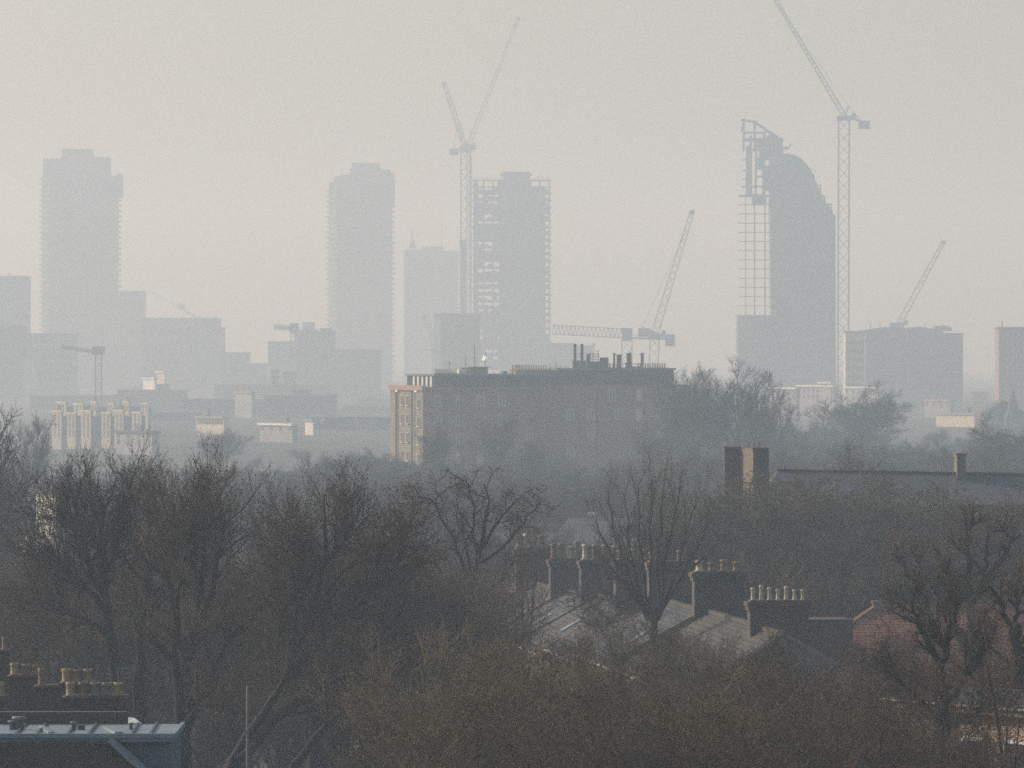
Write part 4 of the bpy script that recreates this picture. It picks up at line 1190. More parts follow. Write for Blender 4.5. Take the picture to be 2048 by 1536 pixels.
PROTO = {}
def make_proto(key, seed, trunk, levels, mats, bud=None, stems=None):
    """trunk: (height, radius, lean, wobble); the last two levels go to the crown mesh, the others to the trunk mesh"""
    g = np.random.default_rng(seed)
    h, r0, lean, wob = trunk
    st = stems or [(0, 0, 0, 0)]
    start = np.array([[x, y, 0.] for x, y, _, _ in st]); d = _norm(np.array([[lx + lean, ly, 1.] for _, _, lx, ly in st]))
    L = np.full(len(st), float(h))
    pts = grow_lines(start, d, L, 8, wob, .02, g)
    rad = r0 * np.linspace(1, levels[0].get('pt', .62), 9)[None].repeat(len(st), 0)
    tr, cr = [tube_arrays(pts, rad, 8)], []
    twigs = None
    nl = len(levels); pool = [(pts, rad, L)]
    for li, s in enumerate(levels):
        P_, R_, L_ = pool[-1]
        c, cr_, cl = children(P_, R_, L_, s, g)
        pool.append((c, cr_, cl))
        (cr if li >= nl - 2 else tr).append(tube_arrays(c, cr_, 6 if li == 0 else (5 if li == 1 else 3)))
        twigs = c
    tm = np_mesh('trunk', tr, mats[0]); cm = np_mesh('crown', cr, mats[1])
    bm_ = None
    if bud:
        bmat, size, per, tmin = bud
        K = twigs.shape[1] - 1; n = int(len(twigs) * per)
        i = g.integers(0, len(twigs), n); t = g.uniform(tmin, 1, n) * K; k = np.minimum(t.astype(int), K - 1); fr = (t - k)[:, None]
        pos = twigs[i, k] * (1 - fr) + twigs[i, k + 1] * fr + g.normal(0, size * .3, (n, 3))
        bm_ = np_mesh('buds', [leaf_arrays(pos, size, g)], bmat, smooth=False)
    zs = [cm.vertices[i].co.z for i in range(0, len(cm.vertices), 7)]
    H = float(np.percentile(zs, 99.9 if key.startswith(('plane', 'fan')) else 99.3))
    PROTO[key] = (tm, cm, bm_, H)

def L_(n, t0, t1, ang, lr, K, wob, trop, **k):
    return dict(n=n, t0=t0, t1=t1, ang=ang, lr=lr, K=K, wob=wob, trop=trop, **k)

# rounded street planes with upright twig ends
for key, sd in (('plane_a', 1), ('plane_b', 2), ('plane_c', 3)):
    make_proto(key, sd, (8.0, .27, .03 * (sd - 2), .05), [
        L_(9, .66, 1.0, (10, 50), (.72, .92), 7, .08, .03, up=.15, shrink=.1, rr=.55, tip=.3),
        L_(11, .30, 1.0, (28, 60), (.34, .46), 5, .11, .03, up=.10, shrink=.1, rr=.5, tip=.4),
        L_(11, .15, 1.0, (28, 62), (.42, .58), 4, .12, .06, up=.12, shrink=.1, rr=.5, rmin=.011, tip=.5),
        L_(11, .12, 1.0, (20, 55), (.42, .70), 3, .10, .22, up=.25, shrink=.1, rr=.6, rmin=.0065, rmax=.0095, tip=.6, lmin=.55)],
        ('bark', 'twig_dark'), ('bud_brown', .045, 1.8, .3))
# dense rounded crowns for the misty belts: fewer, thicker twigs
for key, sd in (('mist_a', 71), ('mist_b', 72), ('mist_c', 73)):
    make_proto(key, sd, (6.0, .28, .02 * (sd - 72), .05), [
        L_(10, .35, 1.0, (12, 62), (.75, 1.1), 6, .10, .03, up=.15, shrink=.2, rr=.5, tip=.3),
        L_(10, .2, 1.0, (28, 62), (.38, .58), 5, .13, .03, up=.08, shrink=.3, rr=.5, rmin=.03, tip=.4),
        L_(9, .12, 1.0, (28, 65), (.40, .62), 4, .14, .04, up=.08, shrink=.3, rr=.5, rmin=.022, tip=.5),
        L_(9, .08, 1.0, (25, 62), (.45, .8), 2, .14, .08, up=.1, shrink=.2, rr=.6, rmin=.014, rmax=.020, tip=.6, lmin=.5)],
        ('bark', 'twig_grey'), ('bud_brown', .05, .8, .3))
# sparse arching tree with hanging seed clusters
for key, sd in (('sparse_a', 11), ('sparse_b', 12)):
    make_proto(key, sd, (9.0, .22, .02, .04), [
        L_(6, .60, 1.0, (20, 45), (.75, 1.0), 7, .08, .03, up=.2, shrink=.2, rr=.55, tip=.25),
        L_(7, .30, 1.0, (25, 55), (.32, .5), 5, .12, .01, up=.05, shrink=.3, rr=.45, tip=.35),
        L_(7, .2, 1.0, (25, 60), (.4, .6), 4, .14, -.02, shrink=.3, rr=.5, rmin=.012, tip=.5),
        L_(5, .1, 1.0, (25, 60), (.4, .7), 3, .14, -.06, shrink=.2, rr=.6, rmin=.0075, rmax=.01, tip=.6, lmin=.35)],
        ('bark', 'twig_brown'), ('bud_rust', .05, 1.2, .4))
# fan of straight upright shoots from an old cut head
# pollarded planes: crooked limbs with knobbly ends
for key, sd in (('pollard_a', 31), ('pollard_b', 32)):
    make_proto(key, sd, (7.2, .34, .02, .05), [
        L_(7, .45, 1.0, (18, 50), (.65, .95), 8, .12, .09, up=.2, shrink=.15, rr=.55, tip=.5, pt=.75),
        L_(5, .35, 1.0, (25, 60), (.30, .5), 6, .18, .10, up=.15, shrink=.3, rr=.55, tip=.6),
        L_(6, .5, 1.0, (20, 60), (.25, .5), 4, .14, .12, up=.2, shrink=.2, rr=.4, rmin=.014, tip=.5),
        L_(7, .2, 1.0, (20, 50), (.4, .8), 3, .10, .15, up=.2, shrink=.2, rr=.55, rmin=.0075, rmax=.011, tip=.6, lmin=.4)],
        ('bark_green', 'twig_brown'), ('bud_olive', .035, .8, .3))
# fine-twigged bushy crowns (foreground)
for key, sd, tw, bd in (('bushy_a', 41, 'twig_brown', 'bud_olive'), ('bushy_b', 42, 'twig_olive', 'bud_rust'), ('bushy_c', 43, 'twig_brown', 'bud_olive')):
    make_proto(key, sd, (8.0, .22, 0, .05), [
        L_(8, .5, 1.0, (15, 42), (.6, .85), 6, .09, .06, up=.2, shrink=.15, rr=.55, tip=.3),
        L_(10, .2, 1.0, (24, 55), (.38, .6), 5, .12, .06, up=.12, shrink=.3, rr=.45, tip=.35),
        L_(10, .15, 1.0, (24, 60), (.38, .6), 4, .13, .06, up=.1, shrink=.3, rr=.45, rmin=.010, tip=.5),
        L_(13, .05, 1.0, (25, 65), (.45, .75), 3, .14, .05, up=.1, shrink=.25, rr=.55, rmin=.0055, rmax=.008, tip=.6, lmin=.4)],
        ('bark_green', tw), (bd, .026, 2.6, .15))
# airy elms and limes of the middle distance
for key, sd in (('airy_a', 51), ('airy_b', 52), ('airy_c', 53)):
    make_proto(key, sd, (8.0, .30, .02 * (sd - 52), .05), [
        L_(9, .45, 1.0, (18, 48), (.7, 1.05), 7, .10, .05, up=.18, shrink=.2, rr=.55, tip=.25),
        L_(9, .25, 1.0, (25, 55), (.35, .55), 5, .13, .05, up=.1, shrink=.3, rr=.5, rmin=.03, tip=.4),
        L_(8, .2, 1.0, (25, 60), (.38, .6), 4, .15, .05, up=.1, shrink=.3, rr=.5, rmin=.02, tip=.5),
        L_(6, .15, 1.0, (25, 60), (.45, .8), 3, .15, .06, up=.1, shrink=.2, rr=.6, rmin=.013, rmax=.018, tip=.6, lmin=.5)],
        ('bark', 'twig_grey'), ('bud_brown', .05, .8, .3))
# olive, leafy masses
make_proto('olive_a', 61, (5.5, .22, 0, .05), [
    L_(9, .35, 1.0, (15, 50), (.7, 1.0), 6, .1, .06, up=.2, shrink=.15, rr=.55, tip=.3),
    L_(10, .2, 1.0, (25, 60), (.4, .6), 5, .12, .05, up=.1, shrink=.3, rr=.45, rmin=.02, tip=.4),
    L_(8, .15, 1.0, (25, 65), (.4, .6), 3, .14, .05, up=.1, shrink=.3, rr=.5, rmin=.013, tip=.5),
    L_(7, .1, 1.0, (25, 65), (.45, .8), 3, .14, .05, up=.1, shrink=.2, rr=.6, rmin=.009, rmax=.014, tip=.6, lmin=.4)],
    ('bark_green', 'twig_olive'), ('leaf_green', .055, 1.6, .1))

N_TREE = [0]
def tree(key, px, top, D, label, group=None, w=1.0, rot=None, name='bare_tree', cat='tree', hmin=None):
    """plants a copy of a prototype whose crown top reaches picture row `top` at distance D"""
    tm, cm, bm_, H = PROTO[key]
    h = Z(top, D); s = h / H
    N_TREE[0] += 1
    t = thing(name, label, cat, (X(px, D), D, 0), group)
    rz = (N_TREE[0] * 2.39996) % 6.283 if rot is None else rot
    t.rotation_euler = (0, 0, rz); t.scale = (s * w, s * w, s)
    for nm, me in (('trunk', tm), ('crown', cm), ('buds', bm_)):
        if me is None: continue
        o = bpy.data.objects.new(nm, me); COL.objects.link(o); o.parent = t
        if nm == 'buds': o['kind'] = 'stuff'
    return t

def hero(label, D, limbs, levels, mats, bud, seed, group=None, name='bare_tree'):
    """a tree grown over hand-laid limbs: each limb is (list of (px, row) points, base radius, tip radius, depth sway)"""
    g = np.random.default_rng(seed)
    base = P(limbs[0][0][0][0], 700, D); base.z = 0
    pts, rad, L = [], [], []
    for pl, r0, r1, sway in limbs:
        p = np.array([tuple(P(px, py, D) - base) for px, py in pl])
        if abs(pl[0][1]) >= 9000: p[0] = (p[1][0] if len(pl) > 1 else 0, 0, 0)
        seg = np.r_[0, np.cumsum(np.linalg.norm(np.diff(p, axis=0), axis=1))]
        q = np.linspace(0, seg[-1], 10)
        r = np.stack([np.interp(q, seg, p[:, k]) for k in range(3)], 1)
        r[:, 1] += sway * (q / seg[-1]) ** 1.3 + .12 * np.sin(q * 1.3 + sway)
        r[1:-1, 0] += g.normal(0, .05, 8)
        pts.append(r); rad.append(np.linspace(r0, r1, 10)); L.append(seg[-1])
    pts = np.array(pts); rad = np.array(rad); L = np.array(L)
    tr, cr = [tube_arrays(pts, rad, 8)], []
    sel = np.array([i for i, l in enumerate(limbs) if abs(l[0][0][1]) < 9000])
    pool = (pts[sel], rad[sel], np.minimum(L[sel], 9.0))
    for li, sp in enumerate(levels):
        c, crd, cl = children(*pool, sp, g)
        pool = (c, crd, cl)
        (cr if li >= len(levels) - 2 else tr).append(tube_arrays(c, crd, 5 if li == 0 else 3))
    t = thing(name, label, 'tree', base, group)
    parts = [('trunk', np_mesh('trunk', tr, mats[0])), ('crown', np_mesh('crown', cr, mats[1]))]
    bmat, size, per, tmin = bud
    tw = pool[0]; K = tw.shape[1] - 1; n = int(len(tw) * per)
    i = g.integers(0, len(tw), n); u = g.uniform(tmin, 1, n) * K; k = np.minimum(u.astype(int), K - 1); fr = (u - k)[:, None]
    parts.append(('buds', np_mesh('buds', [leaf_arrays(tw[i, k] * (1 - fr) + tw[i, k + 1] * fr + g.normal(0, size * .3, (n, 3)), size, g)], bmat, smooth=False)))
    for nm, me in parts:
        o = bpy.data.objects.new(nm, me); COL.objects.link(o); o.parent = t
        if nm == 'buds': o['kind'] = 'stuff'
    return t
G0 = 9999
PL = [L_(14, .25, 1.0, (26, 58), (.20, .32), 5, .11, .05, up=.12, shrink=.1, rr=.55, rmin=.022, tip=.4, lmin=1.5, lmax=2.7),
      L_(8, .12, 1.0, (28, 62), (.42, .62), 4, .12, .08, up=.13, shrink=.15, rr=.5, rmin=.010, tip=.5, lmin=.75),
      L_(8, .10, 1.0, (22, 60), (.45, .80), 3, .11, .16, up=.20, shrink=.1, rr=.6, rmin=.0060, rmax=.0085, tip=.6, lmin=.5)]
# --- big planes on the left
hero('big dark bare tree with two joined rounded domes of upright twigs behind the mansard house', 200,
     [([(368, G0), (368, 1560), (364, 1455)], .36, .26, 0),
      ([(362, 1470), (357, 1400), (350, 1350), (347, 1302), (352, 1232), (354, 1144), (345, 1010)], .20, .05, .8),
      ([(370, 1466), (382, 1407), (378, 1320), (376, 1290), (393, 1252), (425, 1190), (452, 1040)], .18, .05, -.8),
      ([(366, 1462), (396, 1416), (426, 1405), (470, 1418)], .13, .05, -1.0),
      ([(380, 1400), (418, 1385), (435, 1311), (466, 1275), (527, 1215), (575, 1140)], .12, .04, -1.6),
      ([(354, 1180), (385, 1080), (398, 1000)], .10, .04, -.5),
      ([(352, 1230), (325, 1110), (312, 1020)], .10, .04, 1.2),
      ([(393, 1252), (400, 1150), (420, 1015)], .10, .04, 1.4)],
     PL, ('bark', 'twig_dark'), ('bud_brown', .036, 1.5, .3), 201)
hero('dark bare tree forming the first rounded dome beside the cream house flank', 208,
     [([(283, G0), (283, 1460), (275, 1363)], .30, .22, 0),
      ([(275, 1363), (281, 1275), (286, 1232), (300, 1190), (290, 1020)], .18, .05, .8),
      ([(234, G0), (236, 1380), (222, 1275)], .24, .19, 0),
      ([(222, 1275), (213, 1214), (209, 1161), (204, 1090), (205, 1005)], .17, .05, -.6),
      ([(213, 1214), (175, 1120), (150, 1010)], .12, .04, .9),
      ([(209, 1161), (240, 1080), (252, 1005)], .11, .04, -1.0),
      ([(215, 1225), (150, 1150), (90, 1090)], .11, .04, -.8),
      ([(222, 1275), (160, 1235), (70, 1200)], .10, .03, .8),
      ([(286, 1232), (316, 1196), (345, 1165), (375, 1060)], .12, .04, -1.2),
      ([(205, 1110), (170, 1050), (112, 1035)], .08, .03, 1.3)],
     PL, ('bark', 'twig_dark'), ('bud_brown', .036, 1.5, .3), 202)
hero('broad dark bare tree with long limbs slanting away from the pale pole', 194,
     [([(440, G0), (445, 1570), (468, 1525)], .24, .20, 0),
      ([(461, 1530), (505, 1460), (571, 1363), (624, 1245), (650, 1126), (648, 1050)], .17, .05, 0),
      ([(478, 1520), (549, 1438), (615, 1385), (659, 1366), (740, 1310), (810, 1215)], .17, .05, -1.0),
      ([(575, G0), (575, 1560), (589, 1530)], .2, .16, 0),
      ([(589, 1530), (672, 1429), (712, 1403), (790, 1392), (850, 1330)], .14, .04, -.8),
      ([(562, 1377), (659, 1258), (725, 1205), (765, 1090)], .14, .04, 1.2),
      ([(624, 1245), (600, 1150), (590, 1065)], .12, .04, -1.0),
      ([(650, 1126), (690, 1080), (702, 1050)], .09, .04, .9),
      ([(571, 1363), (560, 1230), (545, 1090)], .12, .04, 1.5),
      ([(725, 1205), (790, 1130), (815, 1090)], .08, .03, -1.1)],
     PL, ('bark', 'twig_dark'), ('bud_brown', .036, 1.5, .3), 203)
for k_, px_, top_, D_, r_, lb_ in (('plane_b', 570, 1062, 222, 4.1, 'brown twiggy tree close behind the tree with long slanting limbs'), ('plane_c', 700, 1042, 224, 5.5, 'brown twiggy tree behind the right shoulder of the slanting-limbed tree'),
                              ('plane_a', 815, 1092, 228, .9, 'brown twiggy tree between the slanting limbs and the sparse arching tree'), ('plane_c', 90, 1075, 236, 2.2, 'brown twiggy tree under the outer side of the first rounded dome'), ('plane_b', 290, 1035, 238, 1.2, 'brown twiggy tree in the dip between the two rounded domes')):
    tree(k_, px_, top_, D_, lb_, w=1.1, rot=r_)
tree('plane_c', 500, 1075, 235, 'dark bare tree filling the dip between the two domes and the slanting-limbed tree', w=.9, rot=5.2)
tree('plane_b', 60, 1110, 245, 'lower dark bare tree spreading under the first dome towards the picture edge', w=.9, rot=4.4)
tree('airy_a', 2, 842, 330, 'paler thin bare tree cut by the picture edge above the old chimney pots', w=.8)
tree('airy_b', 58, 836, 620, 'hazy thin bare tree in front of the pale terrace near the picture edge', w=.7)
tree('airy_c', 30, 1010, 300, 'pale greyish bare tree below the cream house flank at the picture edge', w=.9)
tree('pollard_b', 5, 1165, 240, 'small dark forked tree at the picture edge over the old chimney pots', w=.7)
# --- the middle
hero('sparse arching bare tree with rusty seed clusters beside the end chimneys of the terrace', 245,
     [([(940, G0), (940, 1300), (944, 1275)], .26, .22, 0),
      ([(944, 1275), (956, 1212), (953, 1150), (962, 1087), (972, 1025), (976, 987), (968, 968)], .19, .03, 0),
      ([(952, 1206), (916, 1103), (891, 1050), (875, 1025), (869, 1006), (880, 988), (893, 980)], .11, .025, .8),
      ([(870, 1008), (858, 998), (841, 996), (822, 992)], .05, .02, .4),
      ([(966, 1094), (991, 1056), (1000, 1037), (1028, 1006), (1046, 992)], .08, .025, -.8),
      ([(956, 1130), (1016, 1087), (1056, 1034), (1084, 1003)], .08, .025, .9),
      ([(955, 1120), (947, 1056), (944, 994), (931, 958)], .08, .025, -.5),
      ([(953, 1160), (930, 1110), (925, 1050), (912, 1000)], .07, .025, 1.0),
      ([(950, 1215), (1000, 1160), (1030, 1110)], .07, .02, -1.0),
      ([(948, 1240), (890, 1170), (860, 1090)], .08, .025, -1.0)],
     [L_(9, .35, 1.0, (30, 65), (.14, .24), 5, .16, -.02, up=.1, shrink=.1, rr=.5, rmin=.014, tip=.4, lmin=.8, lmax=1.5),
      L_(6, .15, 1.0, (30, 65), (.40, .6), 4, .16, -.05, shrink=.15, rr=.5, rmin=.009, tip=.5, lmin=.4),
      L_(5, .10, 1.0, (25, 60), (.45, .75), 3, .14, -.06, shrink=.1, rr=.6, rmin=.0065, rmax=.009, tip=.6, lmin=.28)],
     ('bark', 'twig_brown'), ('bud_rust', .05, 1.0, .4), 204)
tree('plane_a', 800, 1062, 236, 'dark bare tree next to the slanting-limbed tree on the side of the terrace', w=.9, rot=3.3)
FAN = [(1236, 1140, 1190, 1040, -.8), (1243, 1105, 1214, 1000, .6), (1262, 1095, 1246, 985, -.4), (1280, 1085, 1278, 968, .9), (1302, 1085, 1304, 962, -.6),
       (1320, 1085, 1330, 962, .8), (1338, 1090, 1358, 972, -.7), (1360, 1105, 1398, 998, .6), (1375, 1125, 1428, 1032, -.7), (1366, 1155, 1440, 1085, .3), (1250, 1165, 1192, 1100, .4)]
hero('fan-shaped bare tree with straight upright shoots rising among the terrace chimneys', 258,
     [([(1312, G0), (1312, 1330), (1308, 1215)], .20, .17, 0)] +
     [([(1306 + (a - 1306) * .15, 1240), (1306 + (a - 1306) * .66, 1175), (a, b), (c, d)], .075, .018, e) for a, b, c, d, e in FAN],
     [L_(8, .30, 1.0, (8, 28), (.20, .36), 4, .05, .04, up=.06, shrink=.2, rr=.5, rmin=.012, tip=.4, lmin=.9, lmax=1.8),
      L_(6, .12, 1.0, (12, 34), (.42, .65), 3, .06, .05, up=.06, shrink=.15, rr=.55, rmin=.008, tip=.5, lmin=.45),
      L_(3, .12, 1.0, (12, 40), (.42, .70), 2, .06, .05, up=.06, shrink=.1, rr=.65, rmin=.0060, rmax=.008, tip=.6, lmin=.25)],
     ('bark', 'twig_brown'), ('bud_brown', .026, .6, .4), 209)
tree('bushy_a', 1312, 1206, 228, 'brown fine-twigged tree right in front of the fan-shaped tree trunk', 'fine-twigged trees along the bottom', w=1.0)
tree('sparse_a', 1190, 1225, 222, 'thin bare tree against the sunny roof slopes of the terrace', w=.55)
tree('sparse_b', 1452, 1255, 215, 'thin bare tree before the sunny hip of the nearest terraced house', w=.5)
tree('sparse_a', 1838, 1212, 212, 'thin bare tree against the middle of the red tile roof', w=.6)
tree('bushy_b', 1985, 1222, 210, 'brown fine-twigged tree covering the far part of the red tile roof', w=.8)
tree('bushy_b', 1400, 1290, 205, 'brown fine-twigged tree in front of the second broad dark stack', 'fine-twigged trees along the bottom', w=.8)
tree('bushy_c', 1050, 1282, 215, 'brown fine-twigged tree at the low corner of the end terraced house', 'fine-twigged trees along the bottom', w=.9)
tree('sparse_b', 1765, 1225, 205, 'thin bare tree before the hip of the red tile roof', w=.6)
tree('airy_a', 1345, 752, 850, 'airy bare tree against the upper corner of the brick block', w=1.0, rot=4.0)
tree('airy_b', 1440, 772, 880, 'hazy airy bare tree just behind the free-standing forked one', w=1.1, rot=5.0)
tree('airy_c', 1515, 770, 820, 'airy bare tree leaning out beside the free-standing forked one', w=.9, rot=1.0)
tree('sparse_b', 1065, 1000, 275, 'thin sparse bare tree directly behind the end terrace chimneys', w=.6, rot=2.2)
tree('sparse_b', 860, 1075, 290, 'reddish brown bare tree between the dark planes and the sparse arching tree', w=1.0)
KN = [L_(6, .55, 1.0, (28, 65), (.10, .18), 5, .18, .08, up=.15, shrink=.1, rr=.6, rmin=.02, tip=.5, lmin=.6, lmax=1.2),
      L_(6, .25, 1.0, (25, 60), (.45, .7), 4, .14, .12, up=.2, shrink=.15, rr=.5, rmin=.010, tip=.5, lmin=.45),
      L_(5, .12, 1.0, (22, 55), (.42, .70), 3, .10, .16, up=.2, shrink=.1, rr=.6, rmin=.0065, rmax=.009, tip=.6, lmin=.3)]
hero('pollarded plane with thick knobbly limbs standing before the red tiled roof', 226,
     [([(1948, G0), (1948, 1340), (1946, 1290)], .32, .27, 0),
      ([(1946, 1299), (1942, 1236), (1937, 1184), (1934, 1132), (1932, 1075), (1931, 1046)], .22, .09, 0),
      ([(1934, 1075), (1942, 1052), (1948, 1040)], .09, .10, .4),
      ([(1942, 1290), (1911, 1250), (1906, 1210), (1900, 1158), (1893, 1117), (1880, 1109)], .20, .10, .8),
      ([(1940, 1210), (1960, 1179), (1984, 1145), (2005, 1111), (2023, 1083), (2037, 1069)], .17, .06, -.8),
      ([(2023, 1083), (2012, 1060), (2008, 1050)], .07, .06, -.4),
      ([(1936, 1160), (1963, 1143), (1945, 1118), (1920, 1095), (1898, 1075)], .10, .05, 1.0),
      ([(1960, 1179), (1975, 1120), (1980, 1070)], .10, .05, .9),
      ([(1944, 1260), (1985, 1210), (2020, 1175), (2050, 1130)], .14, .05, 1.2)],
     KN, ('bark_green', 'twig_brown'), ('bud_olive', .035, .8, .3), 205)
hero('low pollarded plane with crooked limbs leaning over the hip of the red roof', 232,
     [([(1880, G0), (1880, 1330), (1874, 1300)], .30, .25, 0),
      ([(1872, 1300), (1856, 1210), (1835, 1174), (1809, 1137), (1783, 1106)], .17, .06, -.4),
      ([(1835, 1174), (1840, 1140), (1838, 1112)], .09, .05, .6),
      ([(1862, 1240), (1830, 1215), (1800, 1190), (1775, 1182)], .10, .05, .9),
      ([(1868, 1270), (1880, 1200), (1876, 1150)], .12, .05, -.8),
      ([(1809, 1137), (1800, 1120), (1797, 1100)], .06, .05, .5)],
     KN, ('bark_green', 'twig_brown'), ('bud_olive', .035, .8, .3), 206)
hero('dark-limbed bare tree with a forked trunk in front of the pinkish brick house', 160,
     [([(1888, G0), (1886, 1536), (1881, 1370)], .24, .19, 0),
      ([(1881, 1370), (1872, 1326), (1850, 1280), (1836, 1238), (1825, 1200)], .13, .03, .5),
      ([(1882, 1370), (1893, 1300), (1903, 1240), (1908, 1190)], .11, .03, -.5),
      ([(1884, 1420), (1915, 1370), (1950, 1330), (1965, 1270)], .09, .03, -.8),
      ([(1884, 1440), (1830, 1390), (1770, 1340)], .08, .03, .8),
      ([(1885, 1470), (1940, 1430), (2000, 1390)], .08, .03, -1.0)],
     [L_(10, .3, 1.0, (28, 60), (.25, .42), 5, .12, .05, up=.12, shrink=.1, rr=.5, rmin=.014, tip=.4, lmin=.7, lmax=1.4),
      L_(8, .12, 1.0, (28, 60), (.40, .58), 4, .13, .07, up=.12, shrink=.15, rr=.5, rmin=.008, tip=.5, lmin=.4),
      L_(8, .10, 1.0, (22, 58), (.42, .70), 3, .12, .1, up=.15, shrink=.1, rr=.6, rmin=.005, rmax=.007, tip=.6, lmin=.28)],
     ('bark_green', 'twig_olive'), ('bud_olive', .026, 2.0, .15), 207)
hero('dark crooked-limbed tree cut by the picture edge beside the knobbly plane', 175,
     [([(2040, G0), (2040, 1400), (2034, 1300)], .26, .22, 0),
      ([(2034, 1302), (2012, 1236), (1988, 1192), (1975, 1170)], .13, .04, -.4),
      ([(2036, 1310), (2032, 1240), (2034, 1185)], .14, .04, .4),
      ([(2036, 1330), (2060, 1260), (2075, 1190)], .14, .04, -.6),
      ([(2036, 1350), (1990, 1300), (1960, 1262)], .09, .03, .7)],
     KN, ('bark', 'twig_dark'), ('bud_brown', .03, .9, .3), 208)

# --- foreground twig screen
fg = [('bushy_c', 1900, 1335, 158, 'olive fine-twigged tree over the white gutter of the pinkish brick house'),
      ('bushy_c', 1255, 1272, 200, 'brown fine-twigged tree close in front of the terrace, below the fan-shaped tree trunk'),
      ('bushy_a', 1160, 1296, 195, 'brown fine-twigged tree screening the white terrace gutters'),
      ('bushy_b', 1690, 1362, 190, 'olive fine-twigged tree at the low corner of the hipped house roof'),
      ('bushy_c', 1790, 1290, 200, 'brown fine-twigged tree just under the red roof hip'),
      ('bushy_a', 1950, 1300, 198, 'brown fine-twigged tree under the red roof beside the knobbly plane'),
      ('bushy_a', 780, 1410, 160, 'dark fine-twigged tree at the bottom edge under the slanting limbs'),
      ('bushy_b', 640, 1400, 236, 'brown fine-twigged tree seen low between the slanting limbs'),
      ('bushy_c', 420, 1330, 240, 'brown fine-twigged tree low behind the double-domed tree trunks'),
      ('bushy_a', 530, 1300, 250, 'olive-brown tree low behind the pale pole'),
      ('bushy_b', 300, 1290, 245, 'olive-brown tree low behind the old chimney pots'),
      ('bushy_a', 850, 1300, 160, 'brown fine-twigged tree at the bottom below the sparse arching tree'),
      ('bushy_b', 950, 1272, 172, 'brown fine-twigged tree hiding the low end of the terrace roofs'),
      ('bushy_c', 1085, 1298, 165, 'brown fine-twigged tree below the white gutters of the terrace'),
      ('bushy_a', 1210, 1305, 162, 'olive-brown fine-twigged tree below the middle of the terrace'),
      ('bushy_b', 1345, 1290, 178, 'rust-tinged fine-twigged tree below the fan-shaped tree'),
      ('bushy_c', 1455, 1340, 160, 'olive-brown fine-twigged tree before the sunny hip of the nearest terraced house'),
      ('bushy_a', 1590, 1358, 163, 'brown fine-twigged tree right below the seven thin chimney pots'),
      ('bushy_b', 1715, 1345, 170, 'rust-tinged fine-twigged tree below the black windowless wall'),
      ('bushy_c', 1810, 1300, 176, 'olive-brown fine-twigged tree below the hip of the red tile roof'),
      ('sparse_b', 2040, 1210, 150, 'thin dark bare tree in the bottom corner before the pinkish brick house'),
      ('bushy_a', 1290, 1390, 140, 'near brown twiggy crown touching the bottom edge under the rust-tinged tree'),
      ('bushy_c', 1040, 1390, 140, 'near brown twiggy crown touching the bottom edge under the terrace gutters'),
      ('bushy_b', 1560, 1410, 138, 'near olive twiggy crown touching the bottom edge under the hipped house'),
      ('bushy_a', 1720, 1420, 142, 'near brown twiggy crown touching the bottom edge by the pinkish brick house'),
      ('bushy_c', 900, 1400, 138, 'near dark twiggy crown touching the bottom edge under the sparse arching tree'),
      ('bushy_b', 1420, 1425, 136, 'near rusty twiggy crown touching the bottom edge under the sunny hip')]
for i, (k, px, top, D, lb) in enumerate(fg):
    tree(k, px, top, D, lb, 'fine-twigged trees along the bottom', w=1.2 if k.startswith('bushy') else .8)

# --- belts of trees
br = random.Random(12)
def belt(label, group, n, px0, px1, D0, D1, topf, keys, w0, w1, name='bare_tree'):
    """n trees spread evenly (jittered) over a stretch of ground; topf gives the crown top row for a given distance"""
    for i in range(n):
        f = (i + br.uniform(.1, .9)) / n
        px = px0 + (px1 - px0) * f
        D = D0 + (D1 - D0) * ((i * .618034) % 1.0)
        tree(br.choice(keys), px, topf(px, D) + br.uniform(-14, 14), D, label, group, w=br.uniform(w0, w1), name=name)
M3 = ('mist_a', 'mist_b', 'mist_c'); A3 = ('airy_a', 'airy_b', 'airy_c')
belt('dim bare tree seen through and between the dark planes', 'bare trees in the gardens behind the dark planes', 26, -20, 960, 250, 420,
     lambda px, D: 1150 - (D - 250) * .62, A3 + ('sparse_a', 'sparse_b'), 1.0, 1.35)
belt('grey bare tree in the dense mass above the red roof and the nearest chimney pots', 'grey bare trees between the terrace and the long brick building', 34, 1375, 2090, 285, 352,
     lambda px, D: 1120 - (D - 285) * 1.85 + (12 if px > 1700 else 0), A3 + M3, 1.1, 1.5)
belt('olive tinged leafy tree against the long dark roof', 'olive leafy trees before the long brick building', 10, 1440, 2080, 338, 362,
     lambda px, D: 968 + max(0, px - 1660) * .10, ('olive_a',), 1.3, 1.7, 'leafy_tree')
belt('misty bare tree in the belt between the dark planes and the brick block', 'misty bare trees in the belt before the brick block', 64, 420, 1450, 520, 860,
     lambda px, D: 985 - (D - 520) * .235 + (22 if px < 560 else 0), M3, 1.2, 1.7)
belt('small misty tree at the foot of the brick block', 'small misty trees at the foot of the brick block', 16, 700, 1420, 800, 870,
     lambda px, D: 925, M3, 1.6, 2.2)
belt('hazy bare tree in the belt below the far right skyline', 'hazy trees in the belt under the right skyline', 52, 1330, 2090, 640, 1300,
     lambda px, D: 905 - (D - 640) * .095 + (18 if px > 1760 else 0), M3, 1.1, 1.6)
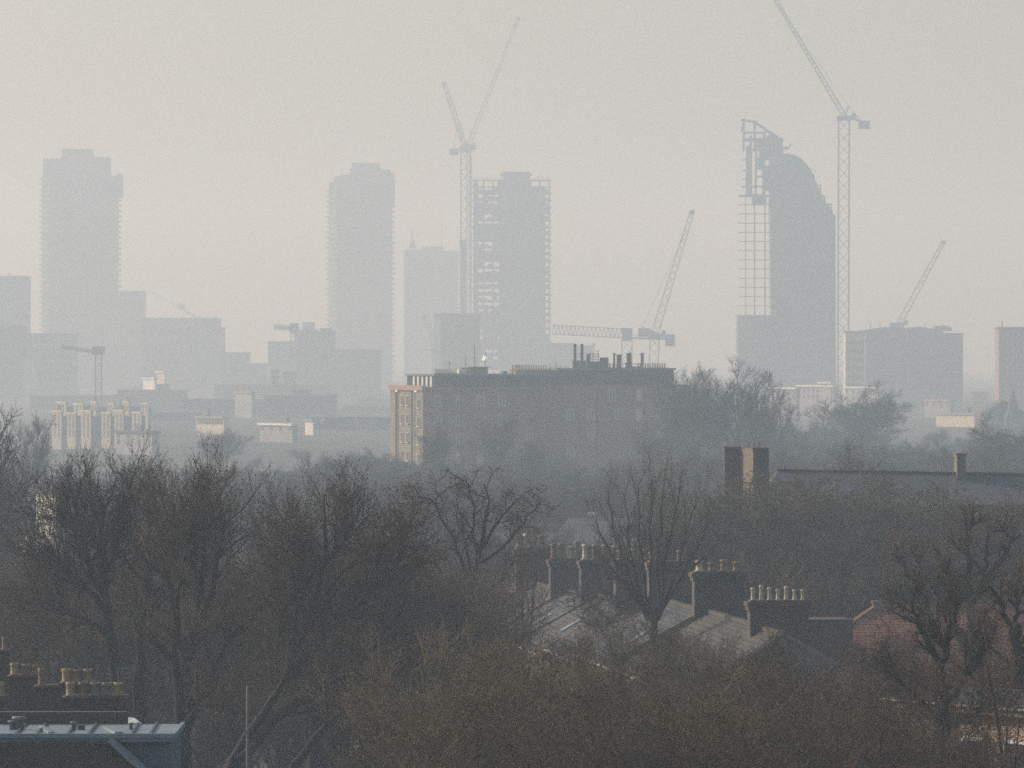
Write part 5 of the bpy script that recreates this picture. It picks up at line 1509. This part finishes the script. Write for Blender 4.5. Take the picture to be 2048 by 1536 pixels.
belt('hazy bushy tree at the foot of the pale terrace and the low flat roofs', 'hazy trees below the pale terrace', 50, -30, 800, 560, 1250,
     lambda px, D: 985 - (D - 560) * .125, M3, 1.2, 1.8)
belt('grey bare tree beyond the terrace and below the brick block', 'grey bare trees between the terrace and the brick block', 16, 760, 1440, 380, 540,
     lambda px, D: 1085 - (D - 380) * .36, A3 + M3, .9, 1.3)
# --- trees one can tell apart in the haze
tree('olive_a', 1625, 1130, 285, 'yellowish green tree just above the row of seven thin chimney pots', name='leafy_tree', w=.8)
tree('olive_a', 1695, 897, 388, 'dark ivy-topped stem poking above the long dark roof', name='leafy_tree', w=.25)
tree('airy_b', 1385, 738, 830, 'tall airy bare tree overlapping the far corner of the brick block', w=.9, rot=.6)
tree('airy_a', 1478, 726, 780, 'tall airy bare tree with a forked trunk standing free beside the brick block', w=1.0, rot=2.1)
tree('airy_c', 1545, 800, 860, 'lower airy bare tree between the free-standing forked tree and the white-fasciaed block', w=.9)
tree('airy_c', 1420, 800, 900, 'hazy bare tree in the gap between the two tall airy trees', w=.8)
tree('airy_a', 880, 850, 760, 'misty bare tree whose crown overlaps the sunlit end of the brick block', w=1.0, rot=.5)
tree('airy_b', 985, 836, 790, 'pale misty bare tree against the middle of the near brick block face', w=1.1, rot=1.9)
tree('airy_c', 1065, 880, 740, 'misty bare tree below the stair bay of the brick block', w=1.0, rot=2.8)
tree('airy_a', 1290, 850, 770, 'misty bare tree against the far half of the brick block', w=1.1, rot=3.9)
tree('mist_b', 1705, 776, 1000, 'broad dome-shaped hazy tree below the freestanding crane', w=1.35)
tree('mist_a', 440, 862, 1000, 'dark hazy bushy tree beside the pale low block', w=1.4)
tree('mist_c', 2010, 848, 780, 'broad hazy tree at the picture edge before the church spire', w=1.3)
tree('airy_c', 640, 905, 700, 'misty bare tree standing a little above the belt beside the brick block', w=1.0)
print('TREES', N_TREE[0], 'tris', sum(len(p.polygons) for pr in PROTO.values() for p in pr[:3] if p) * 2)
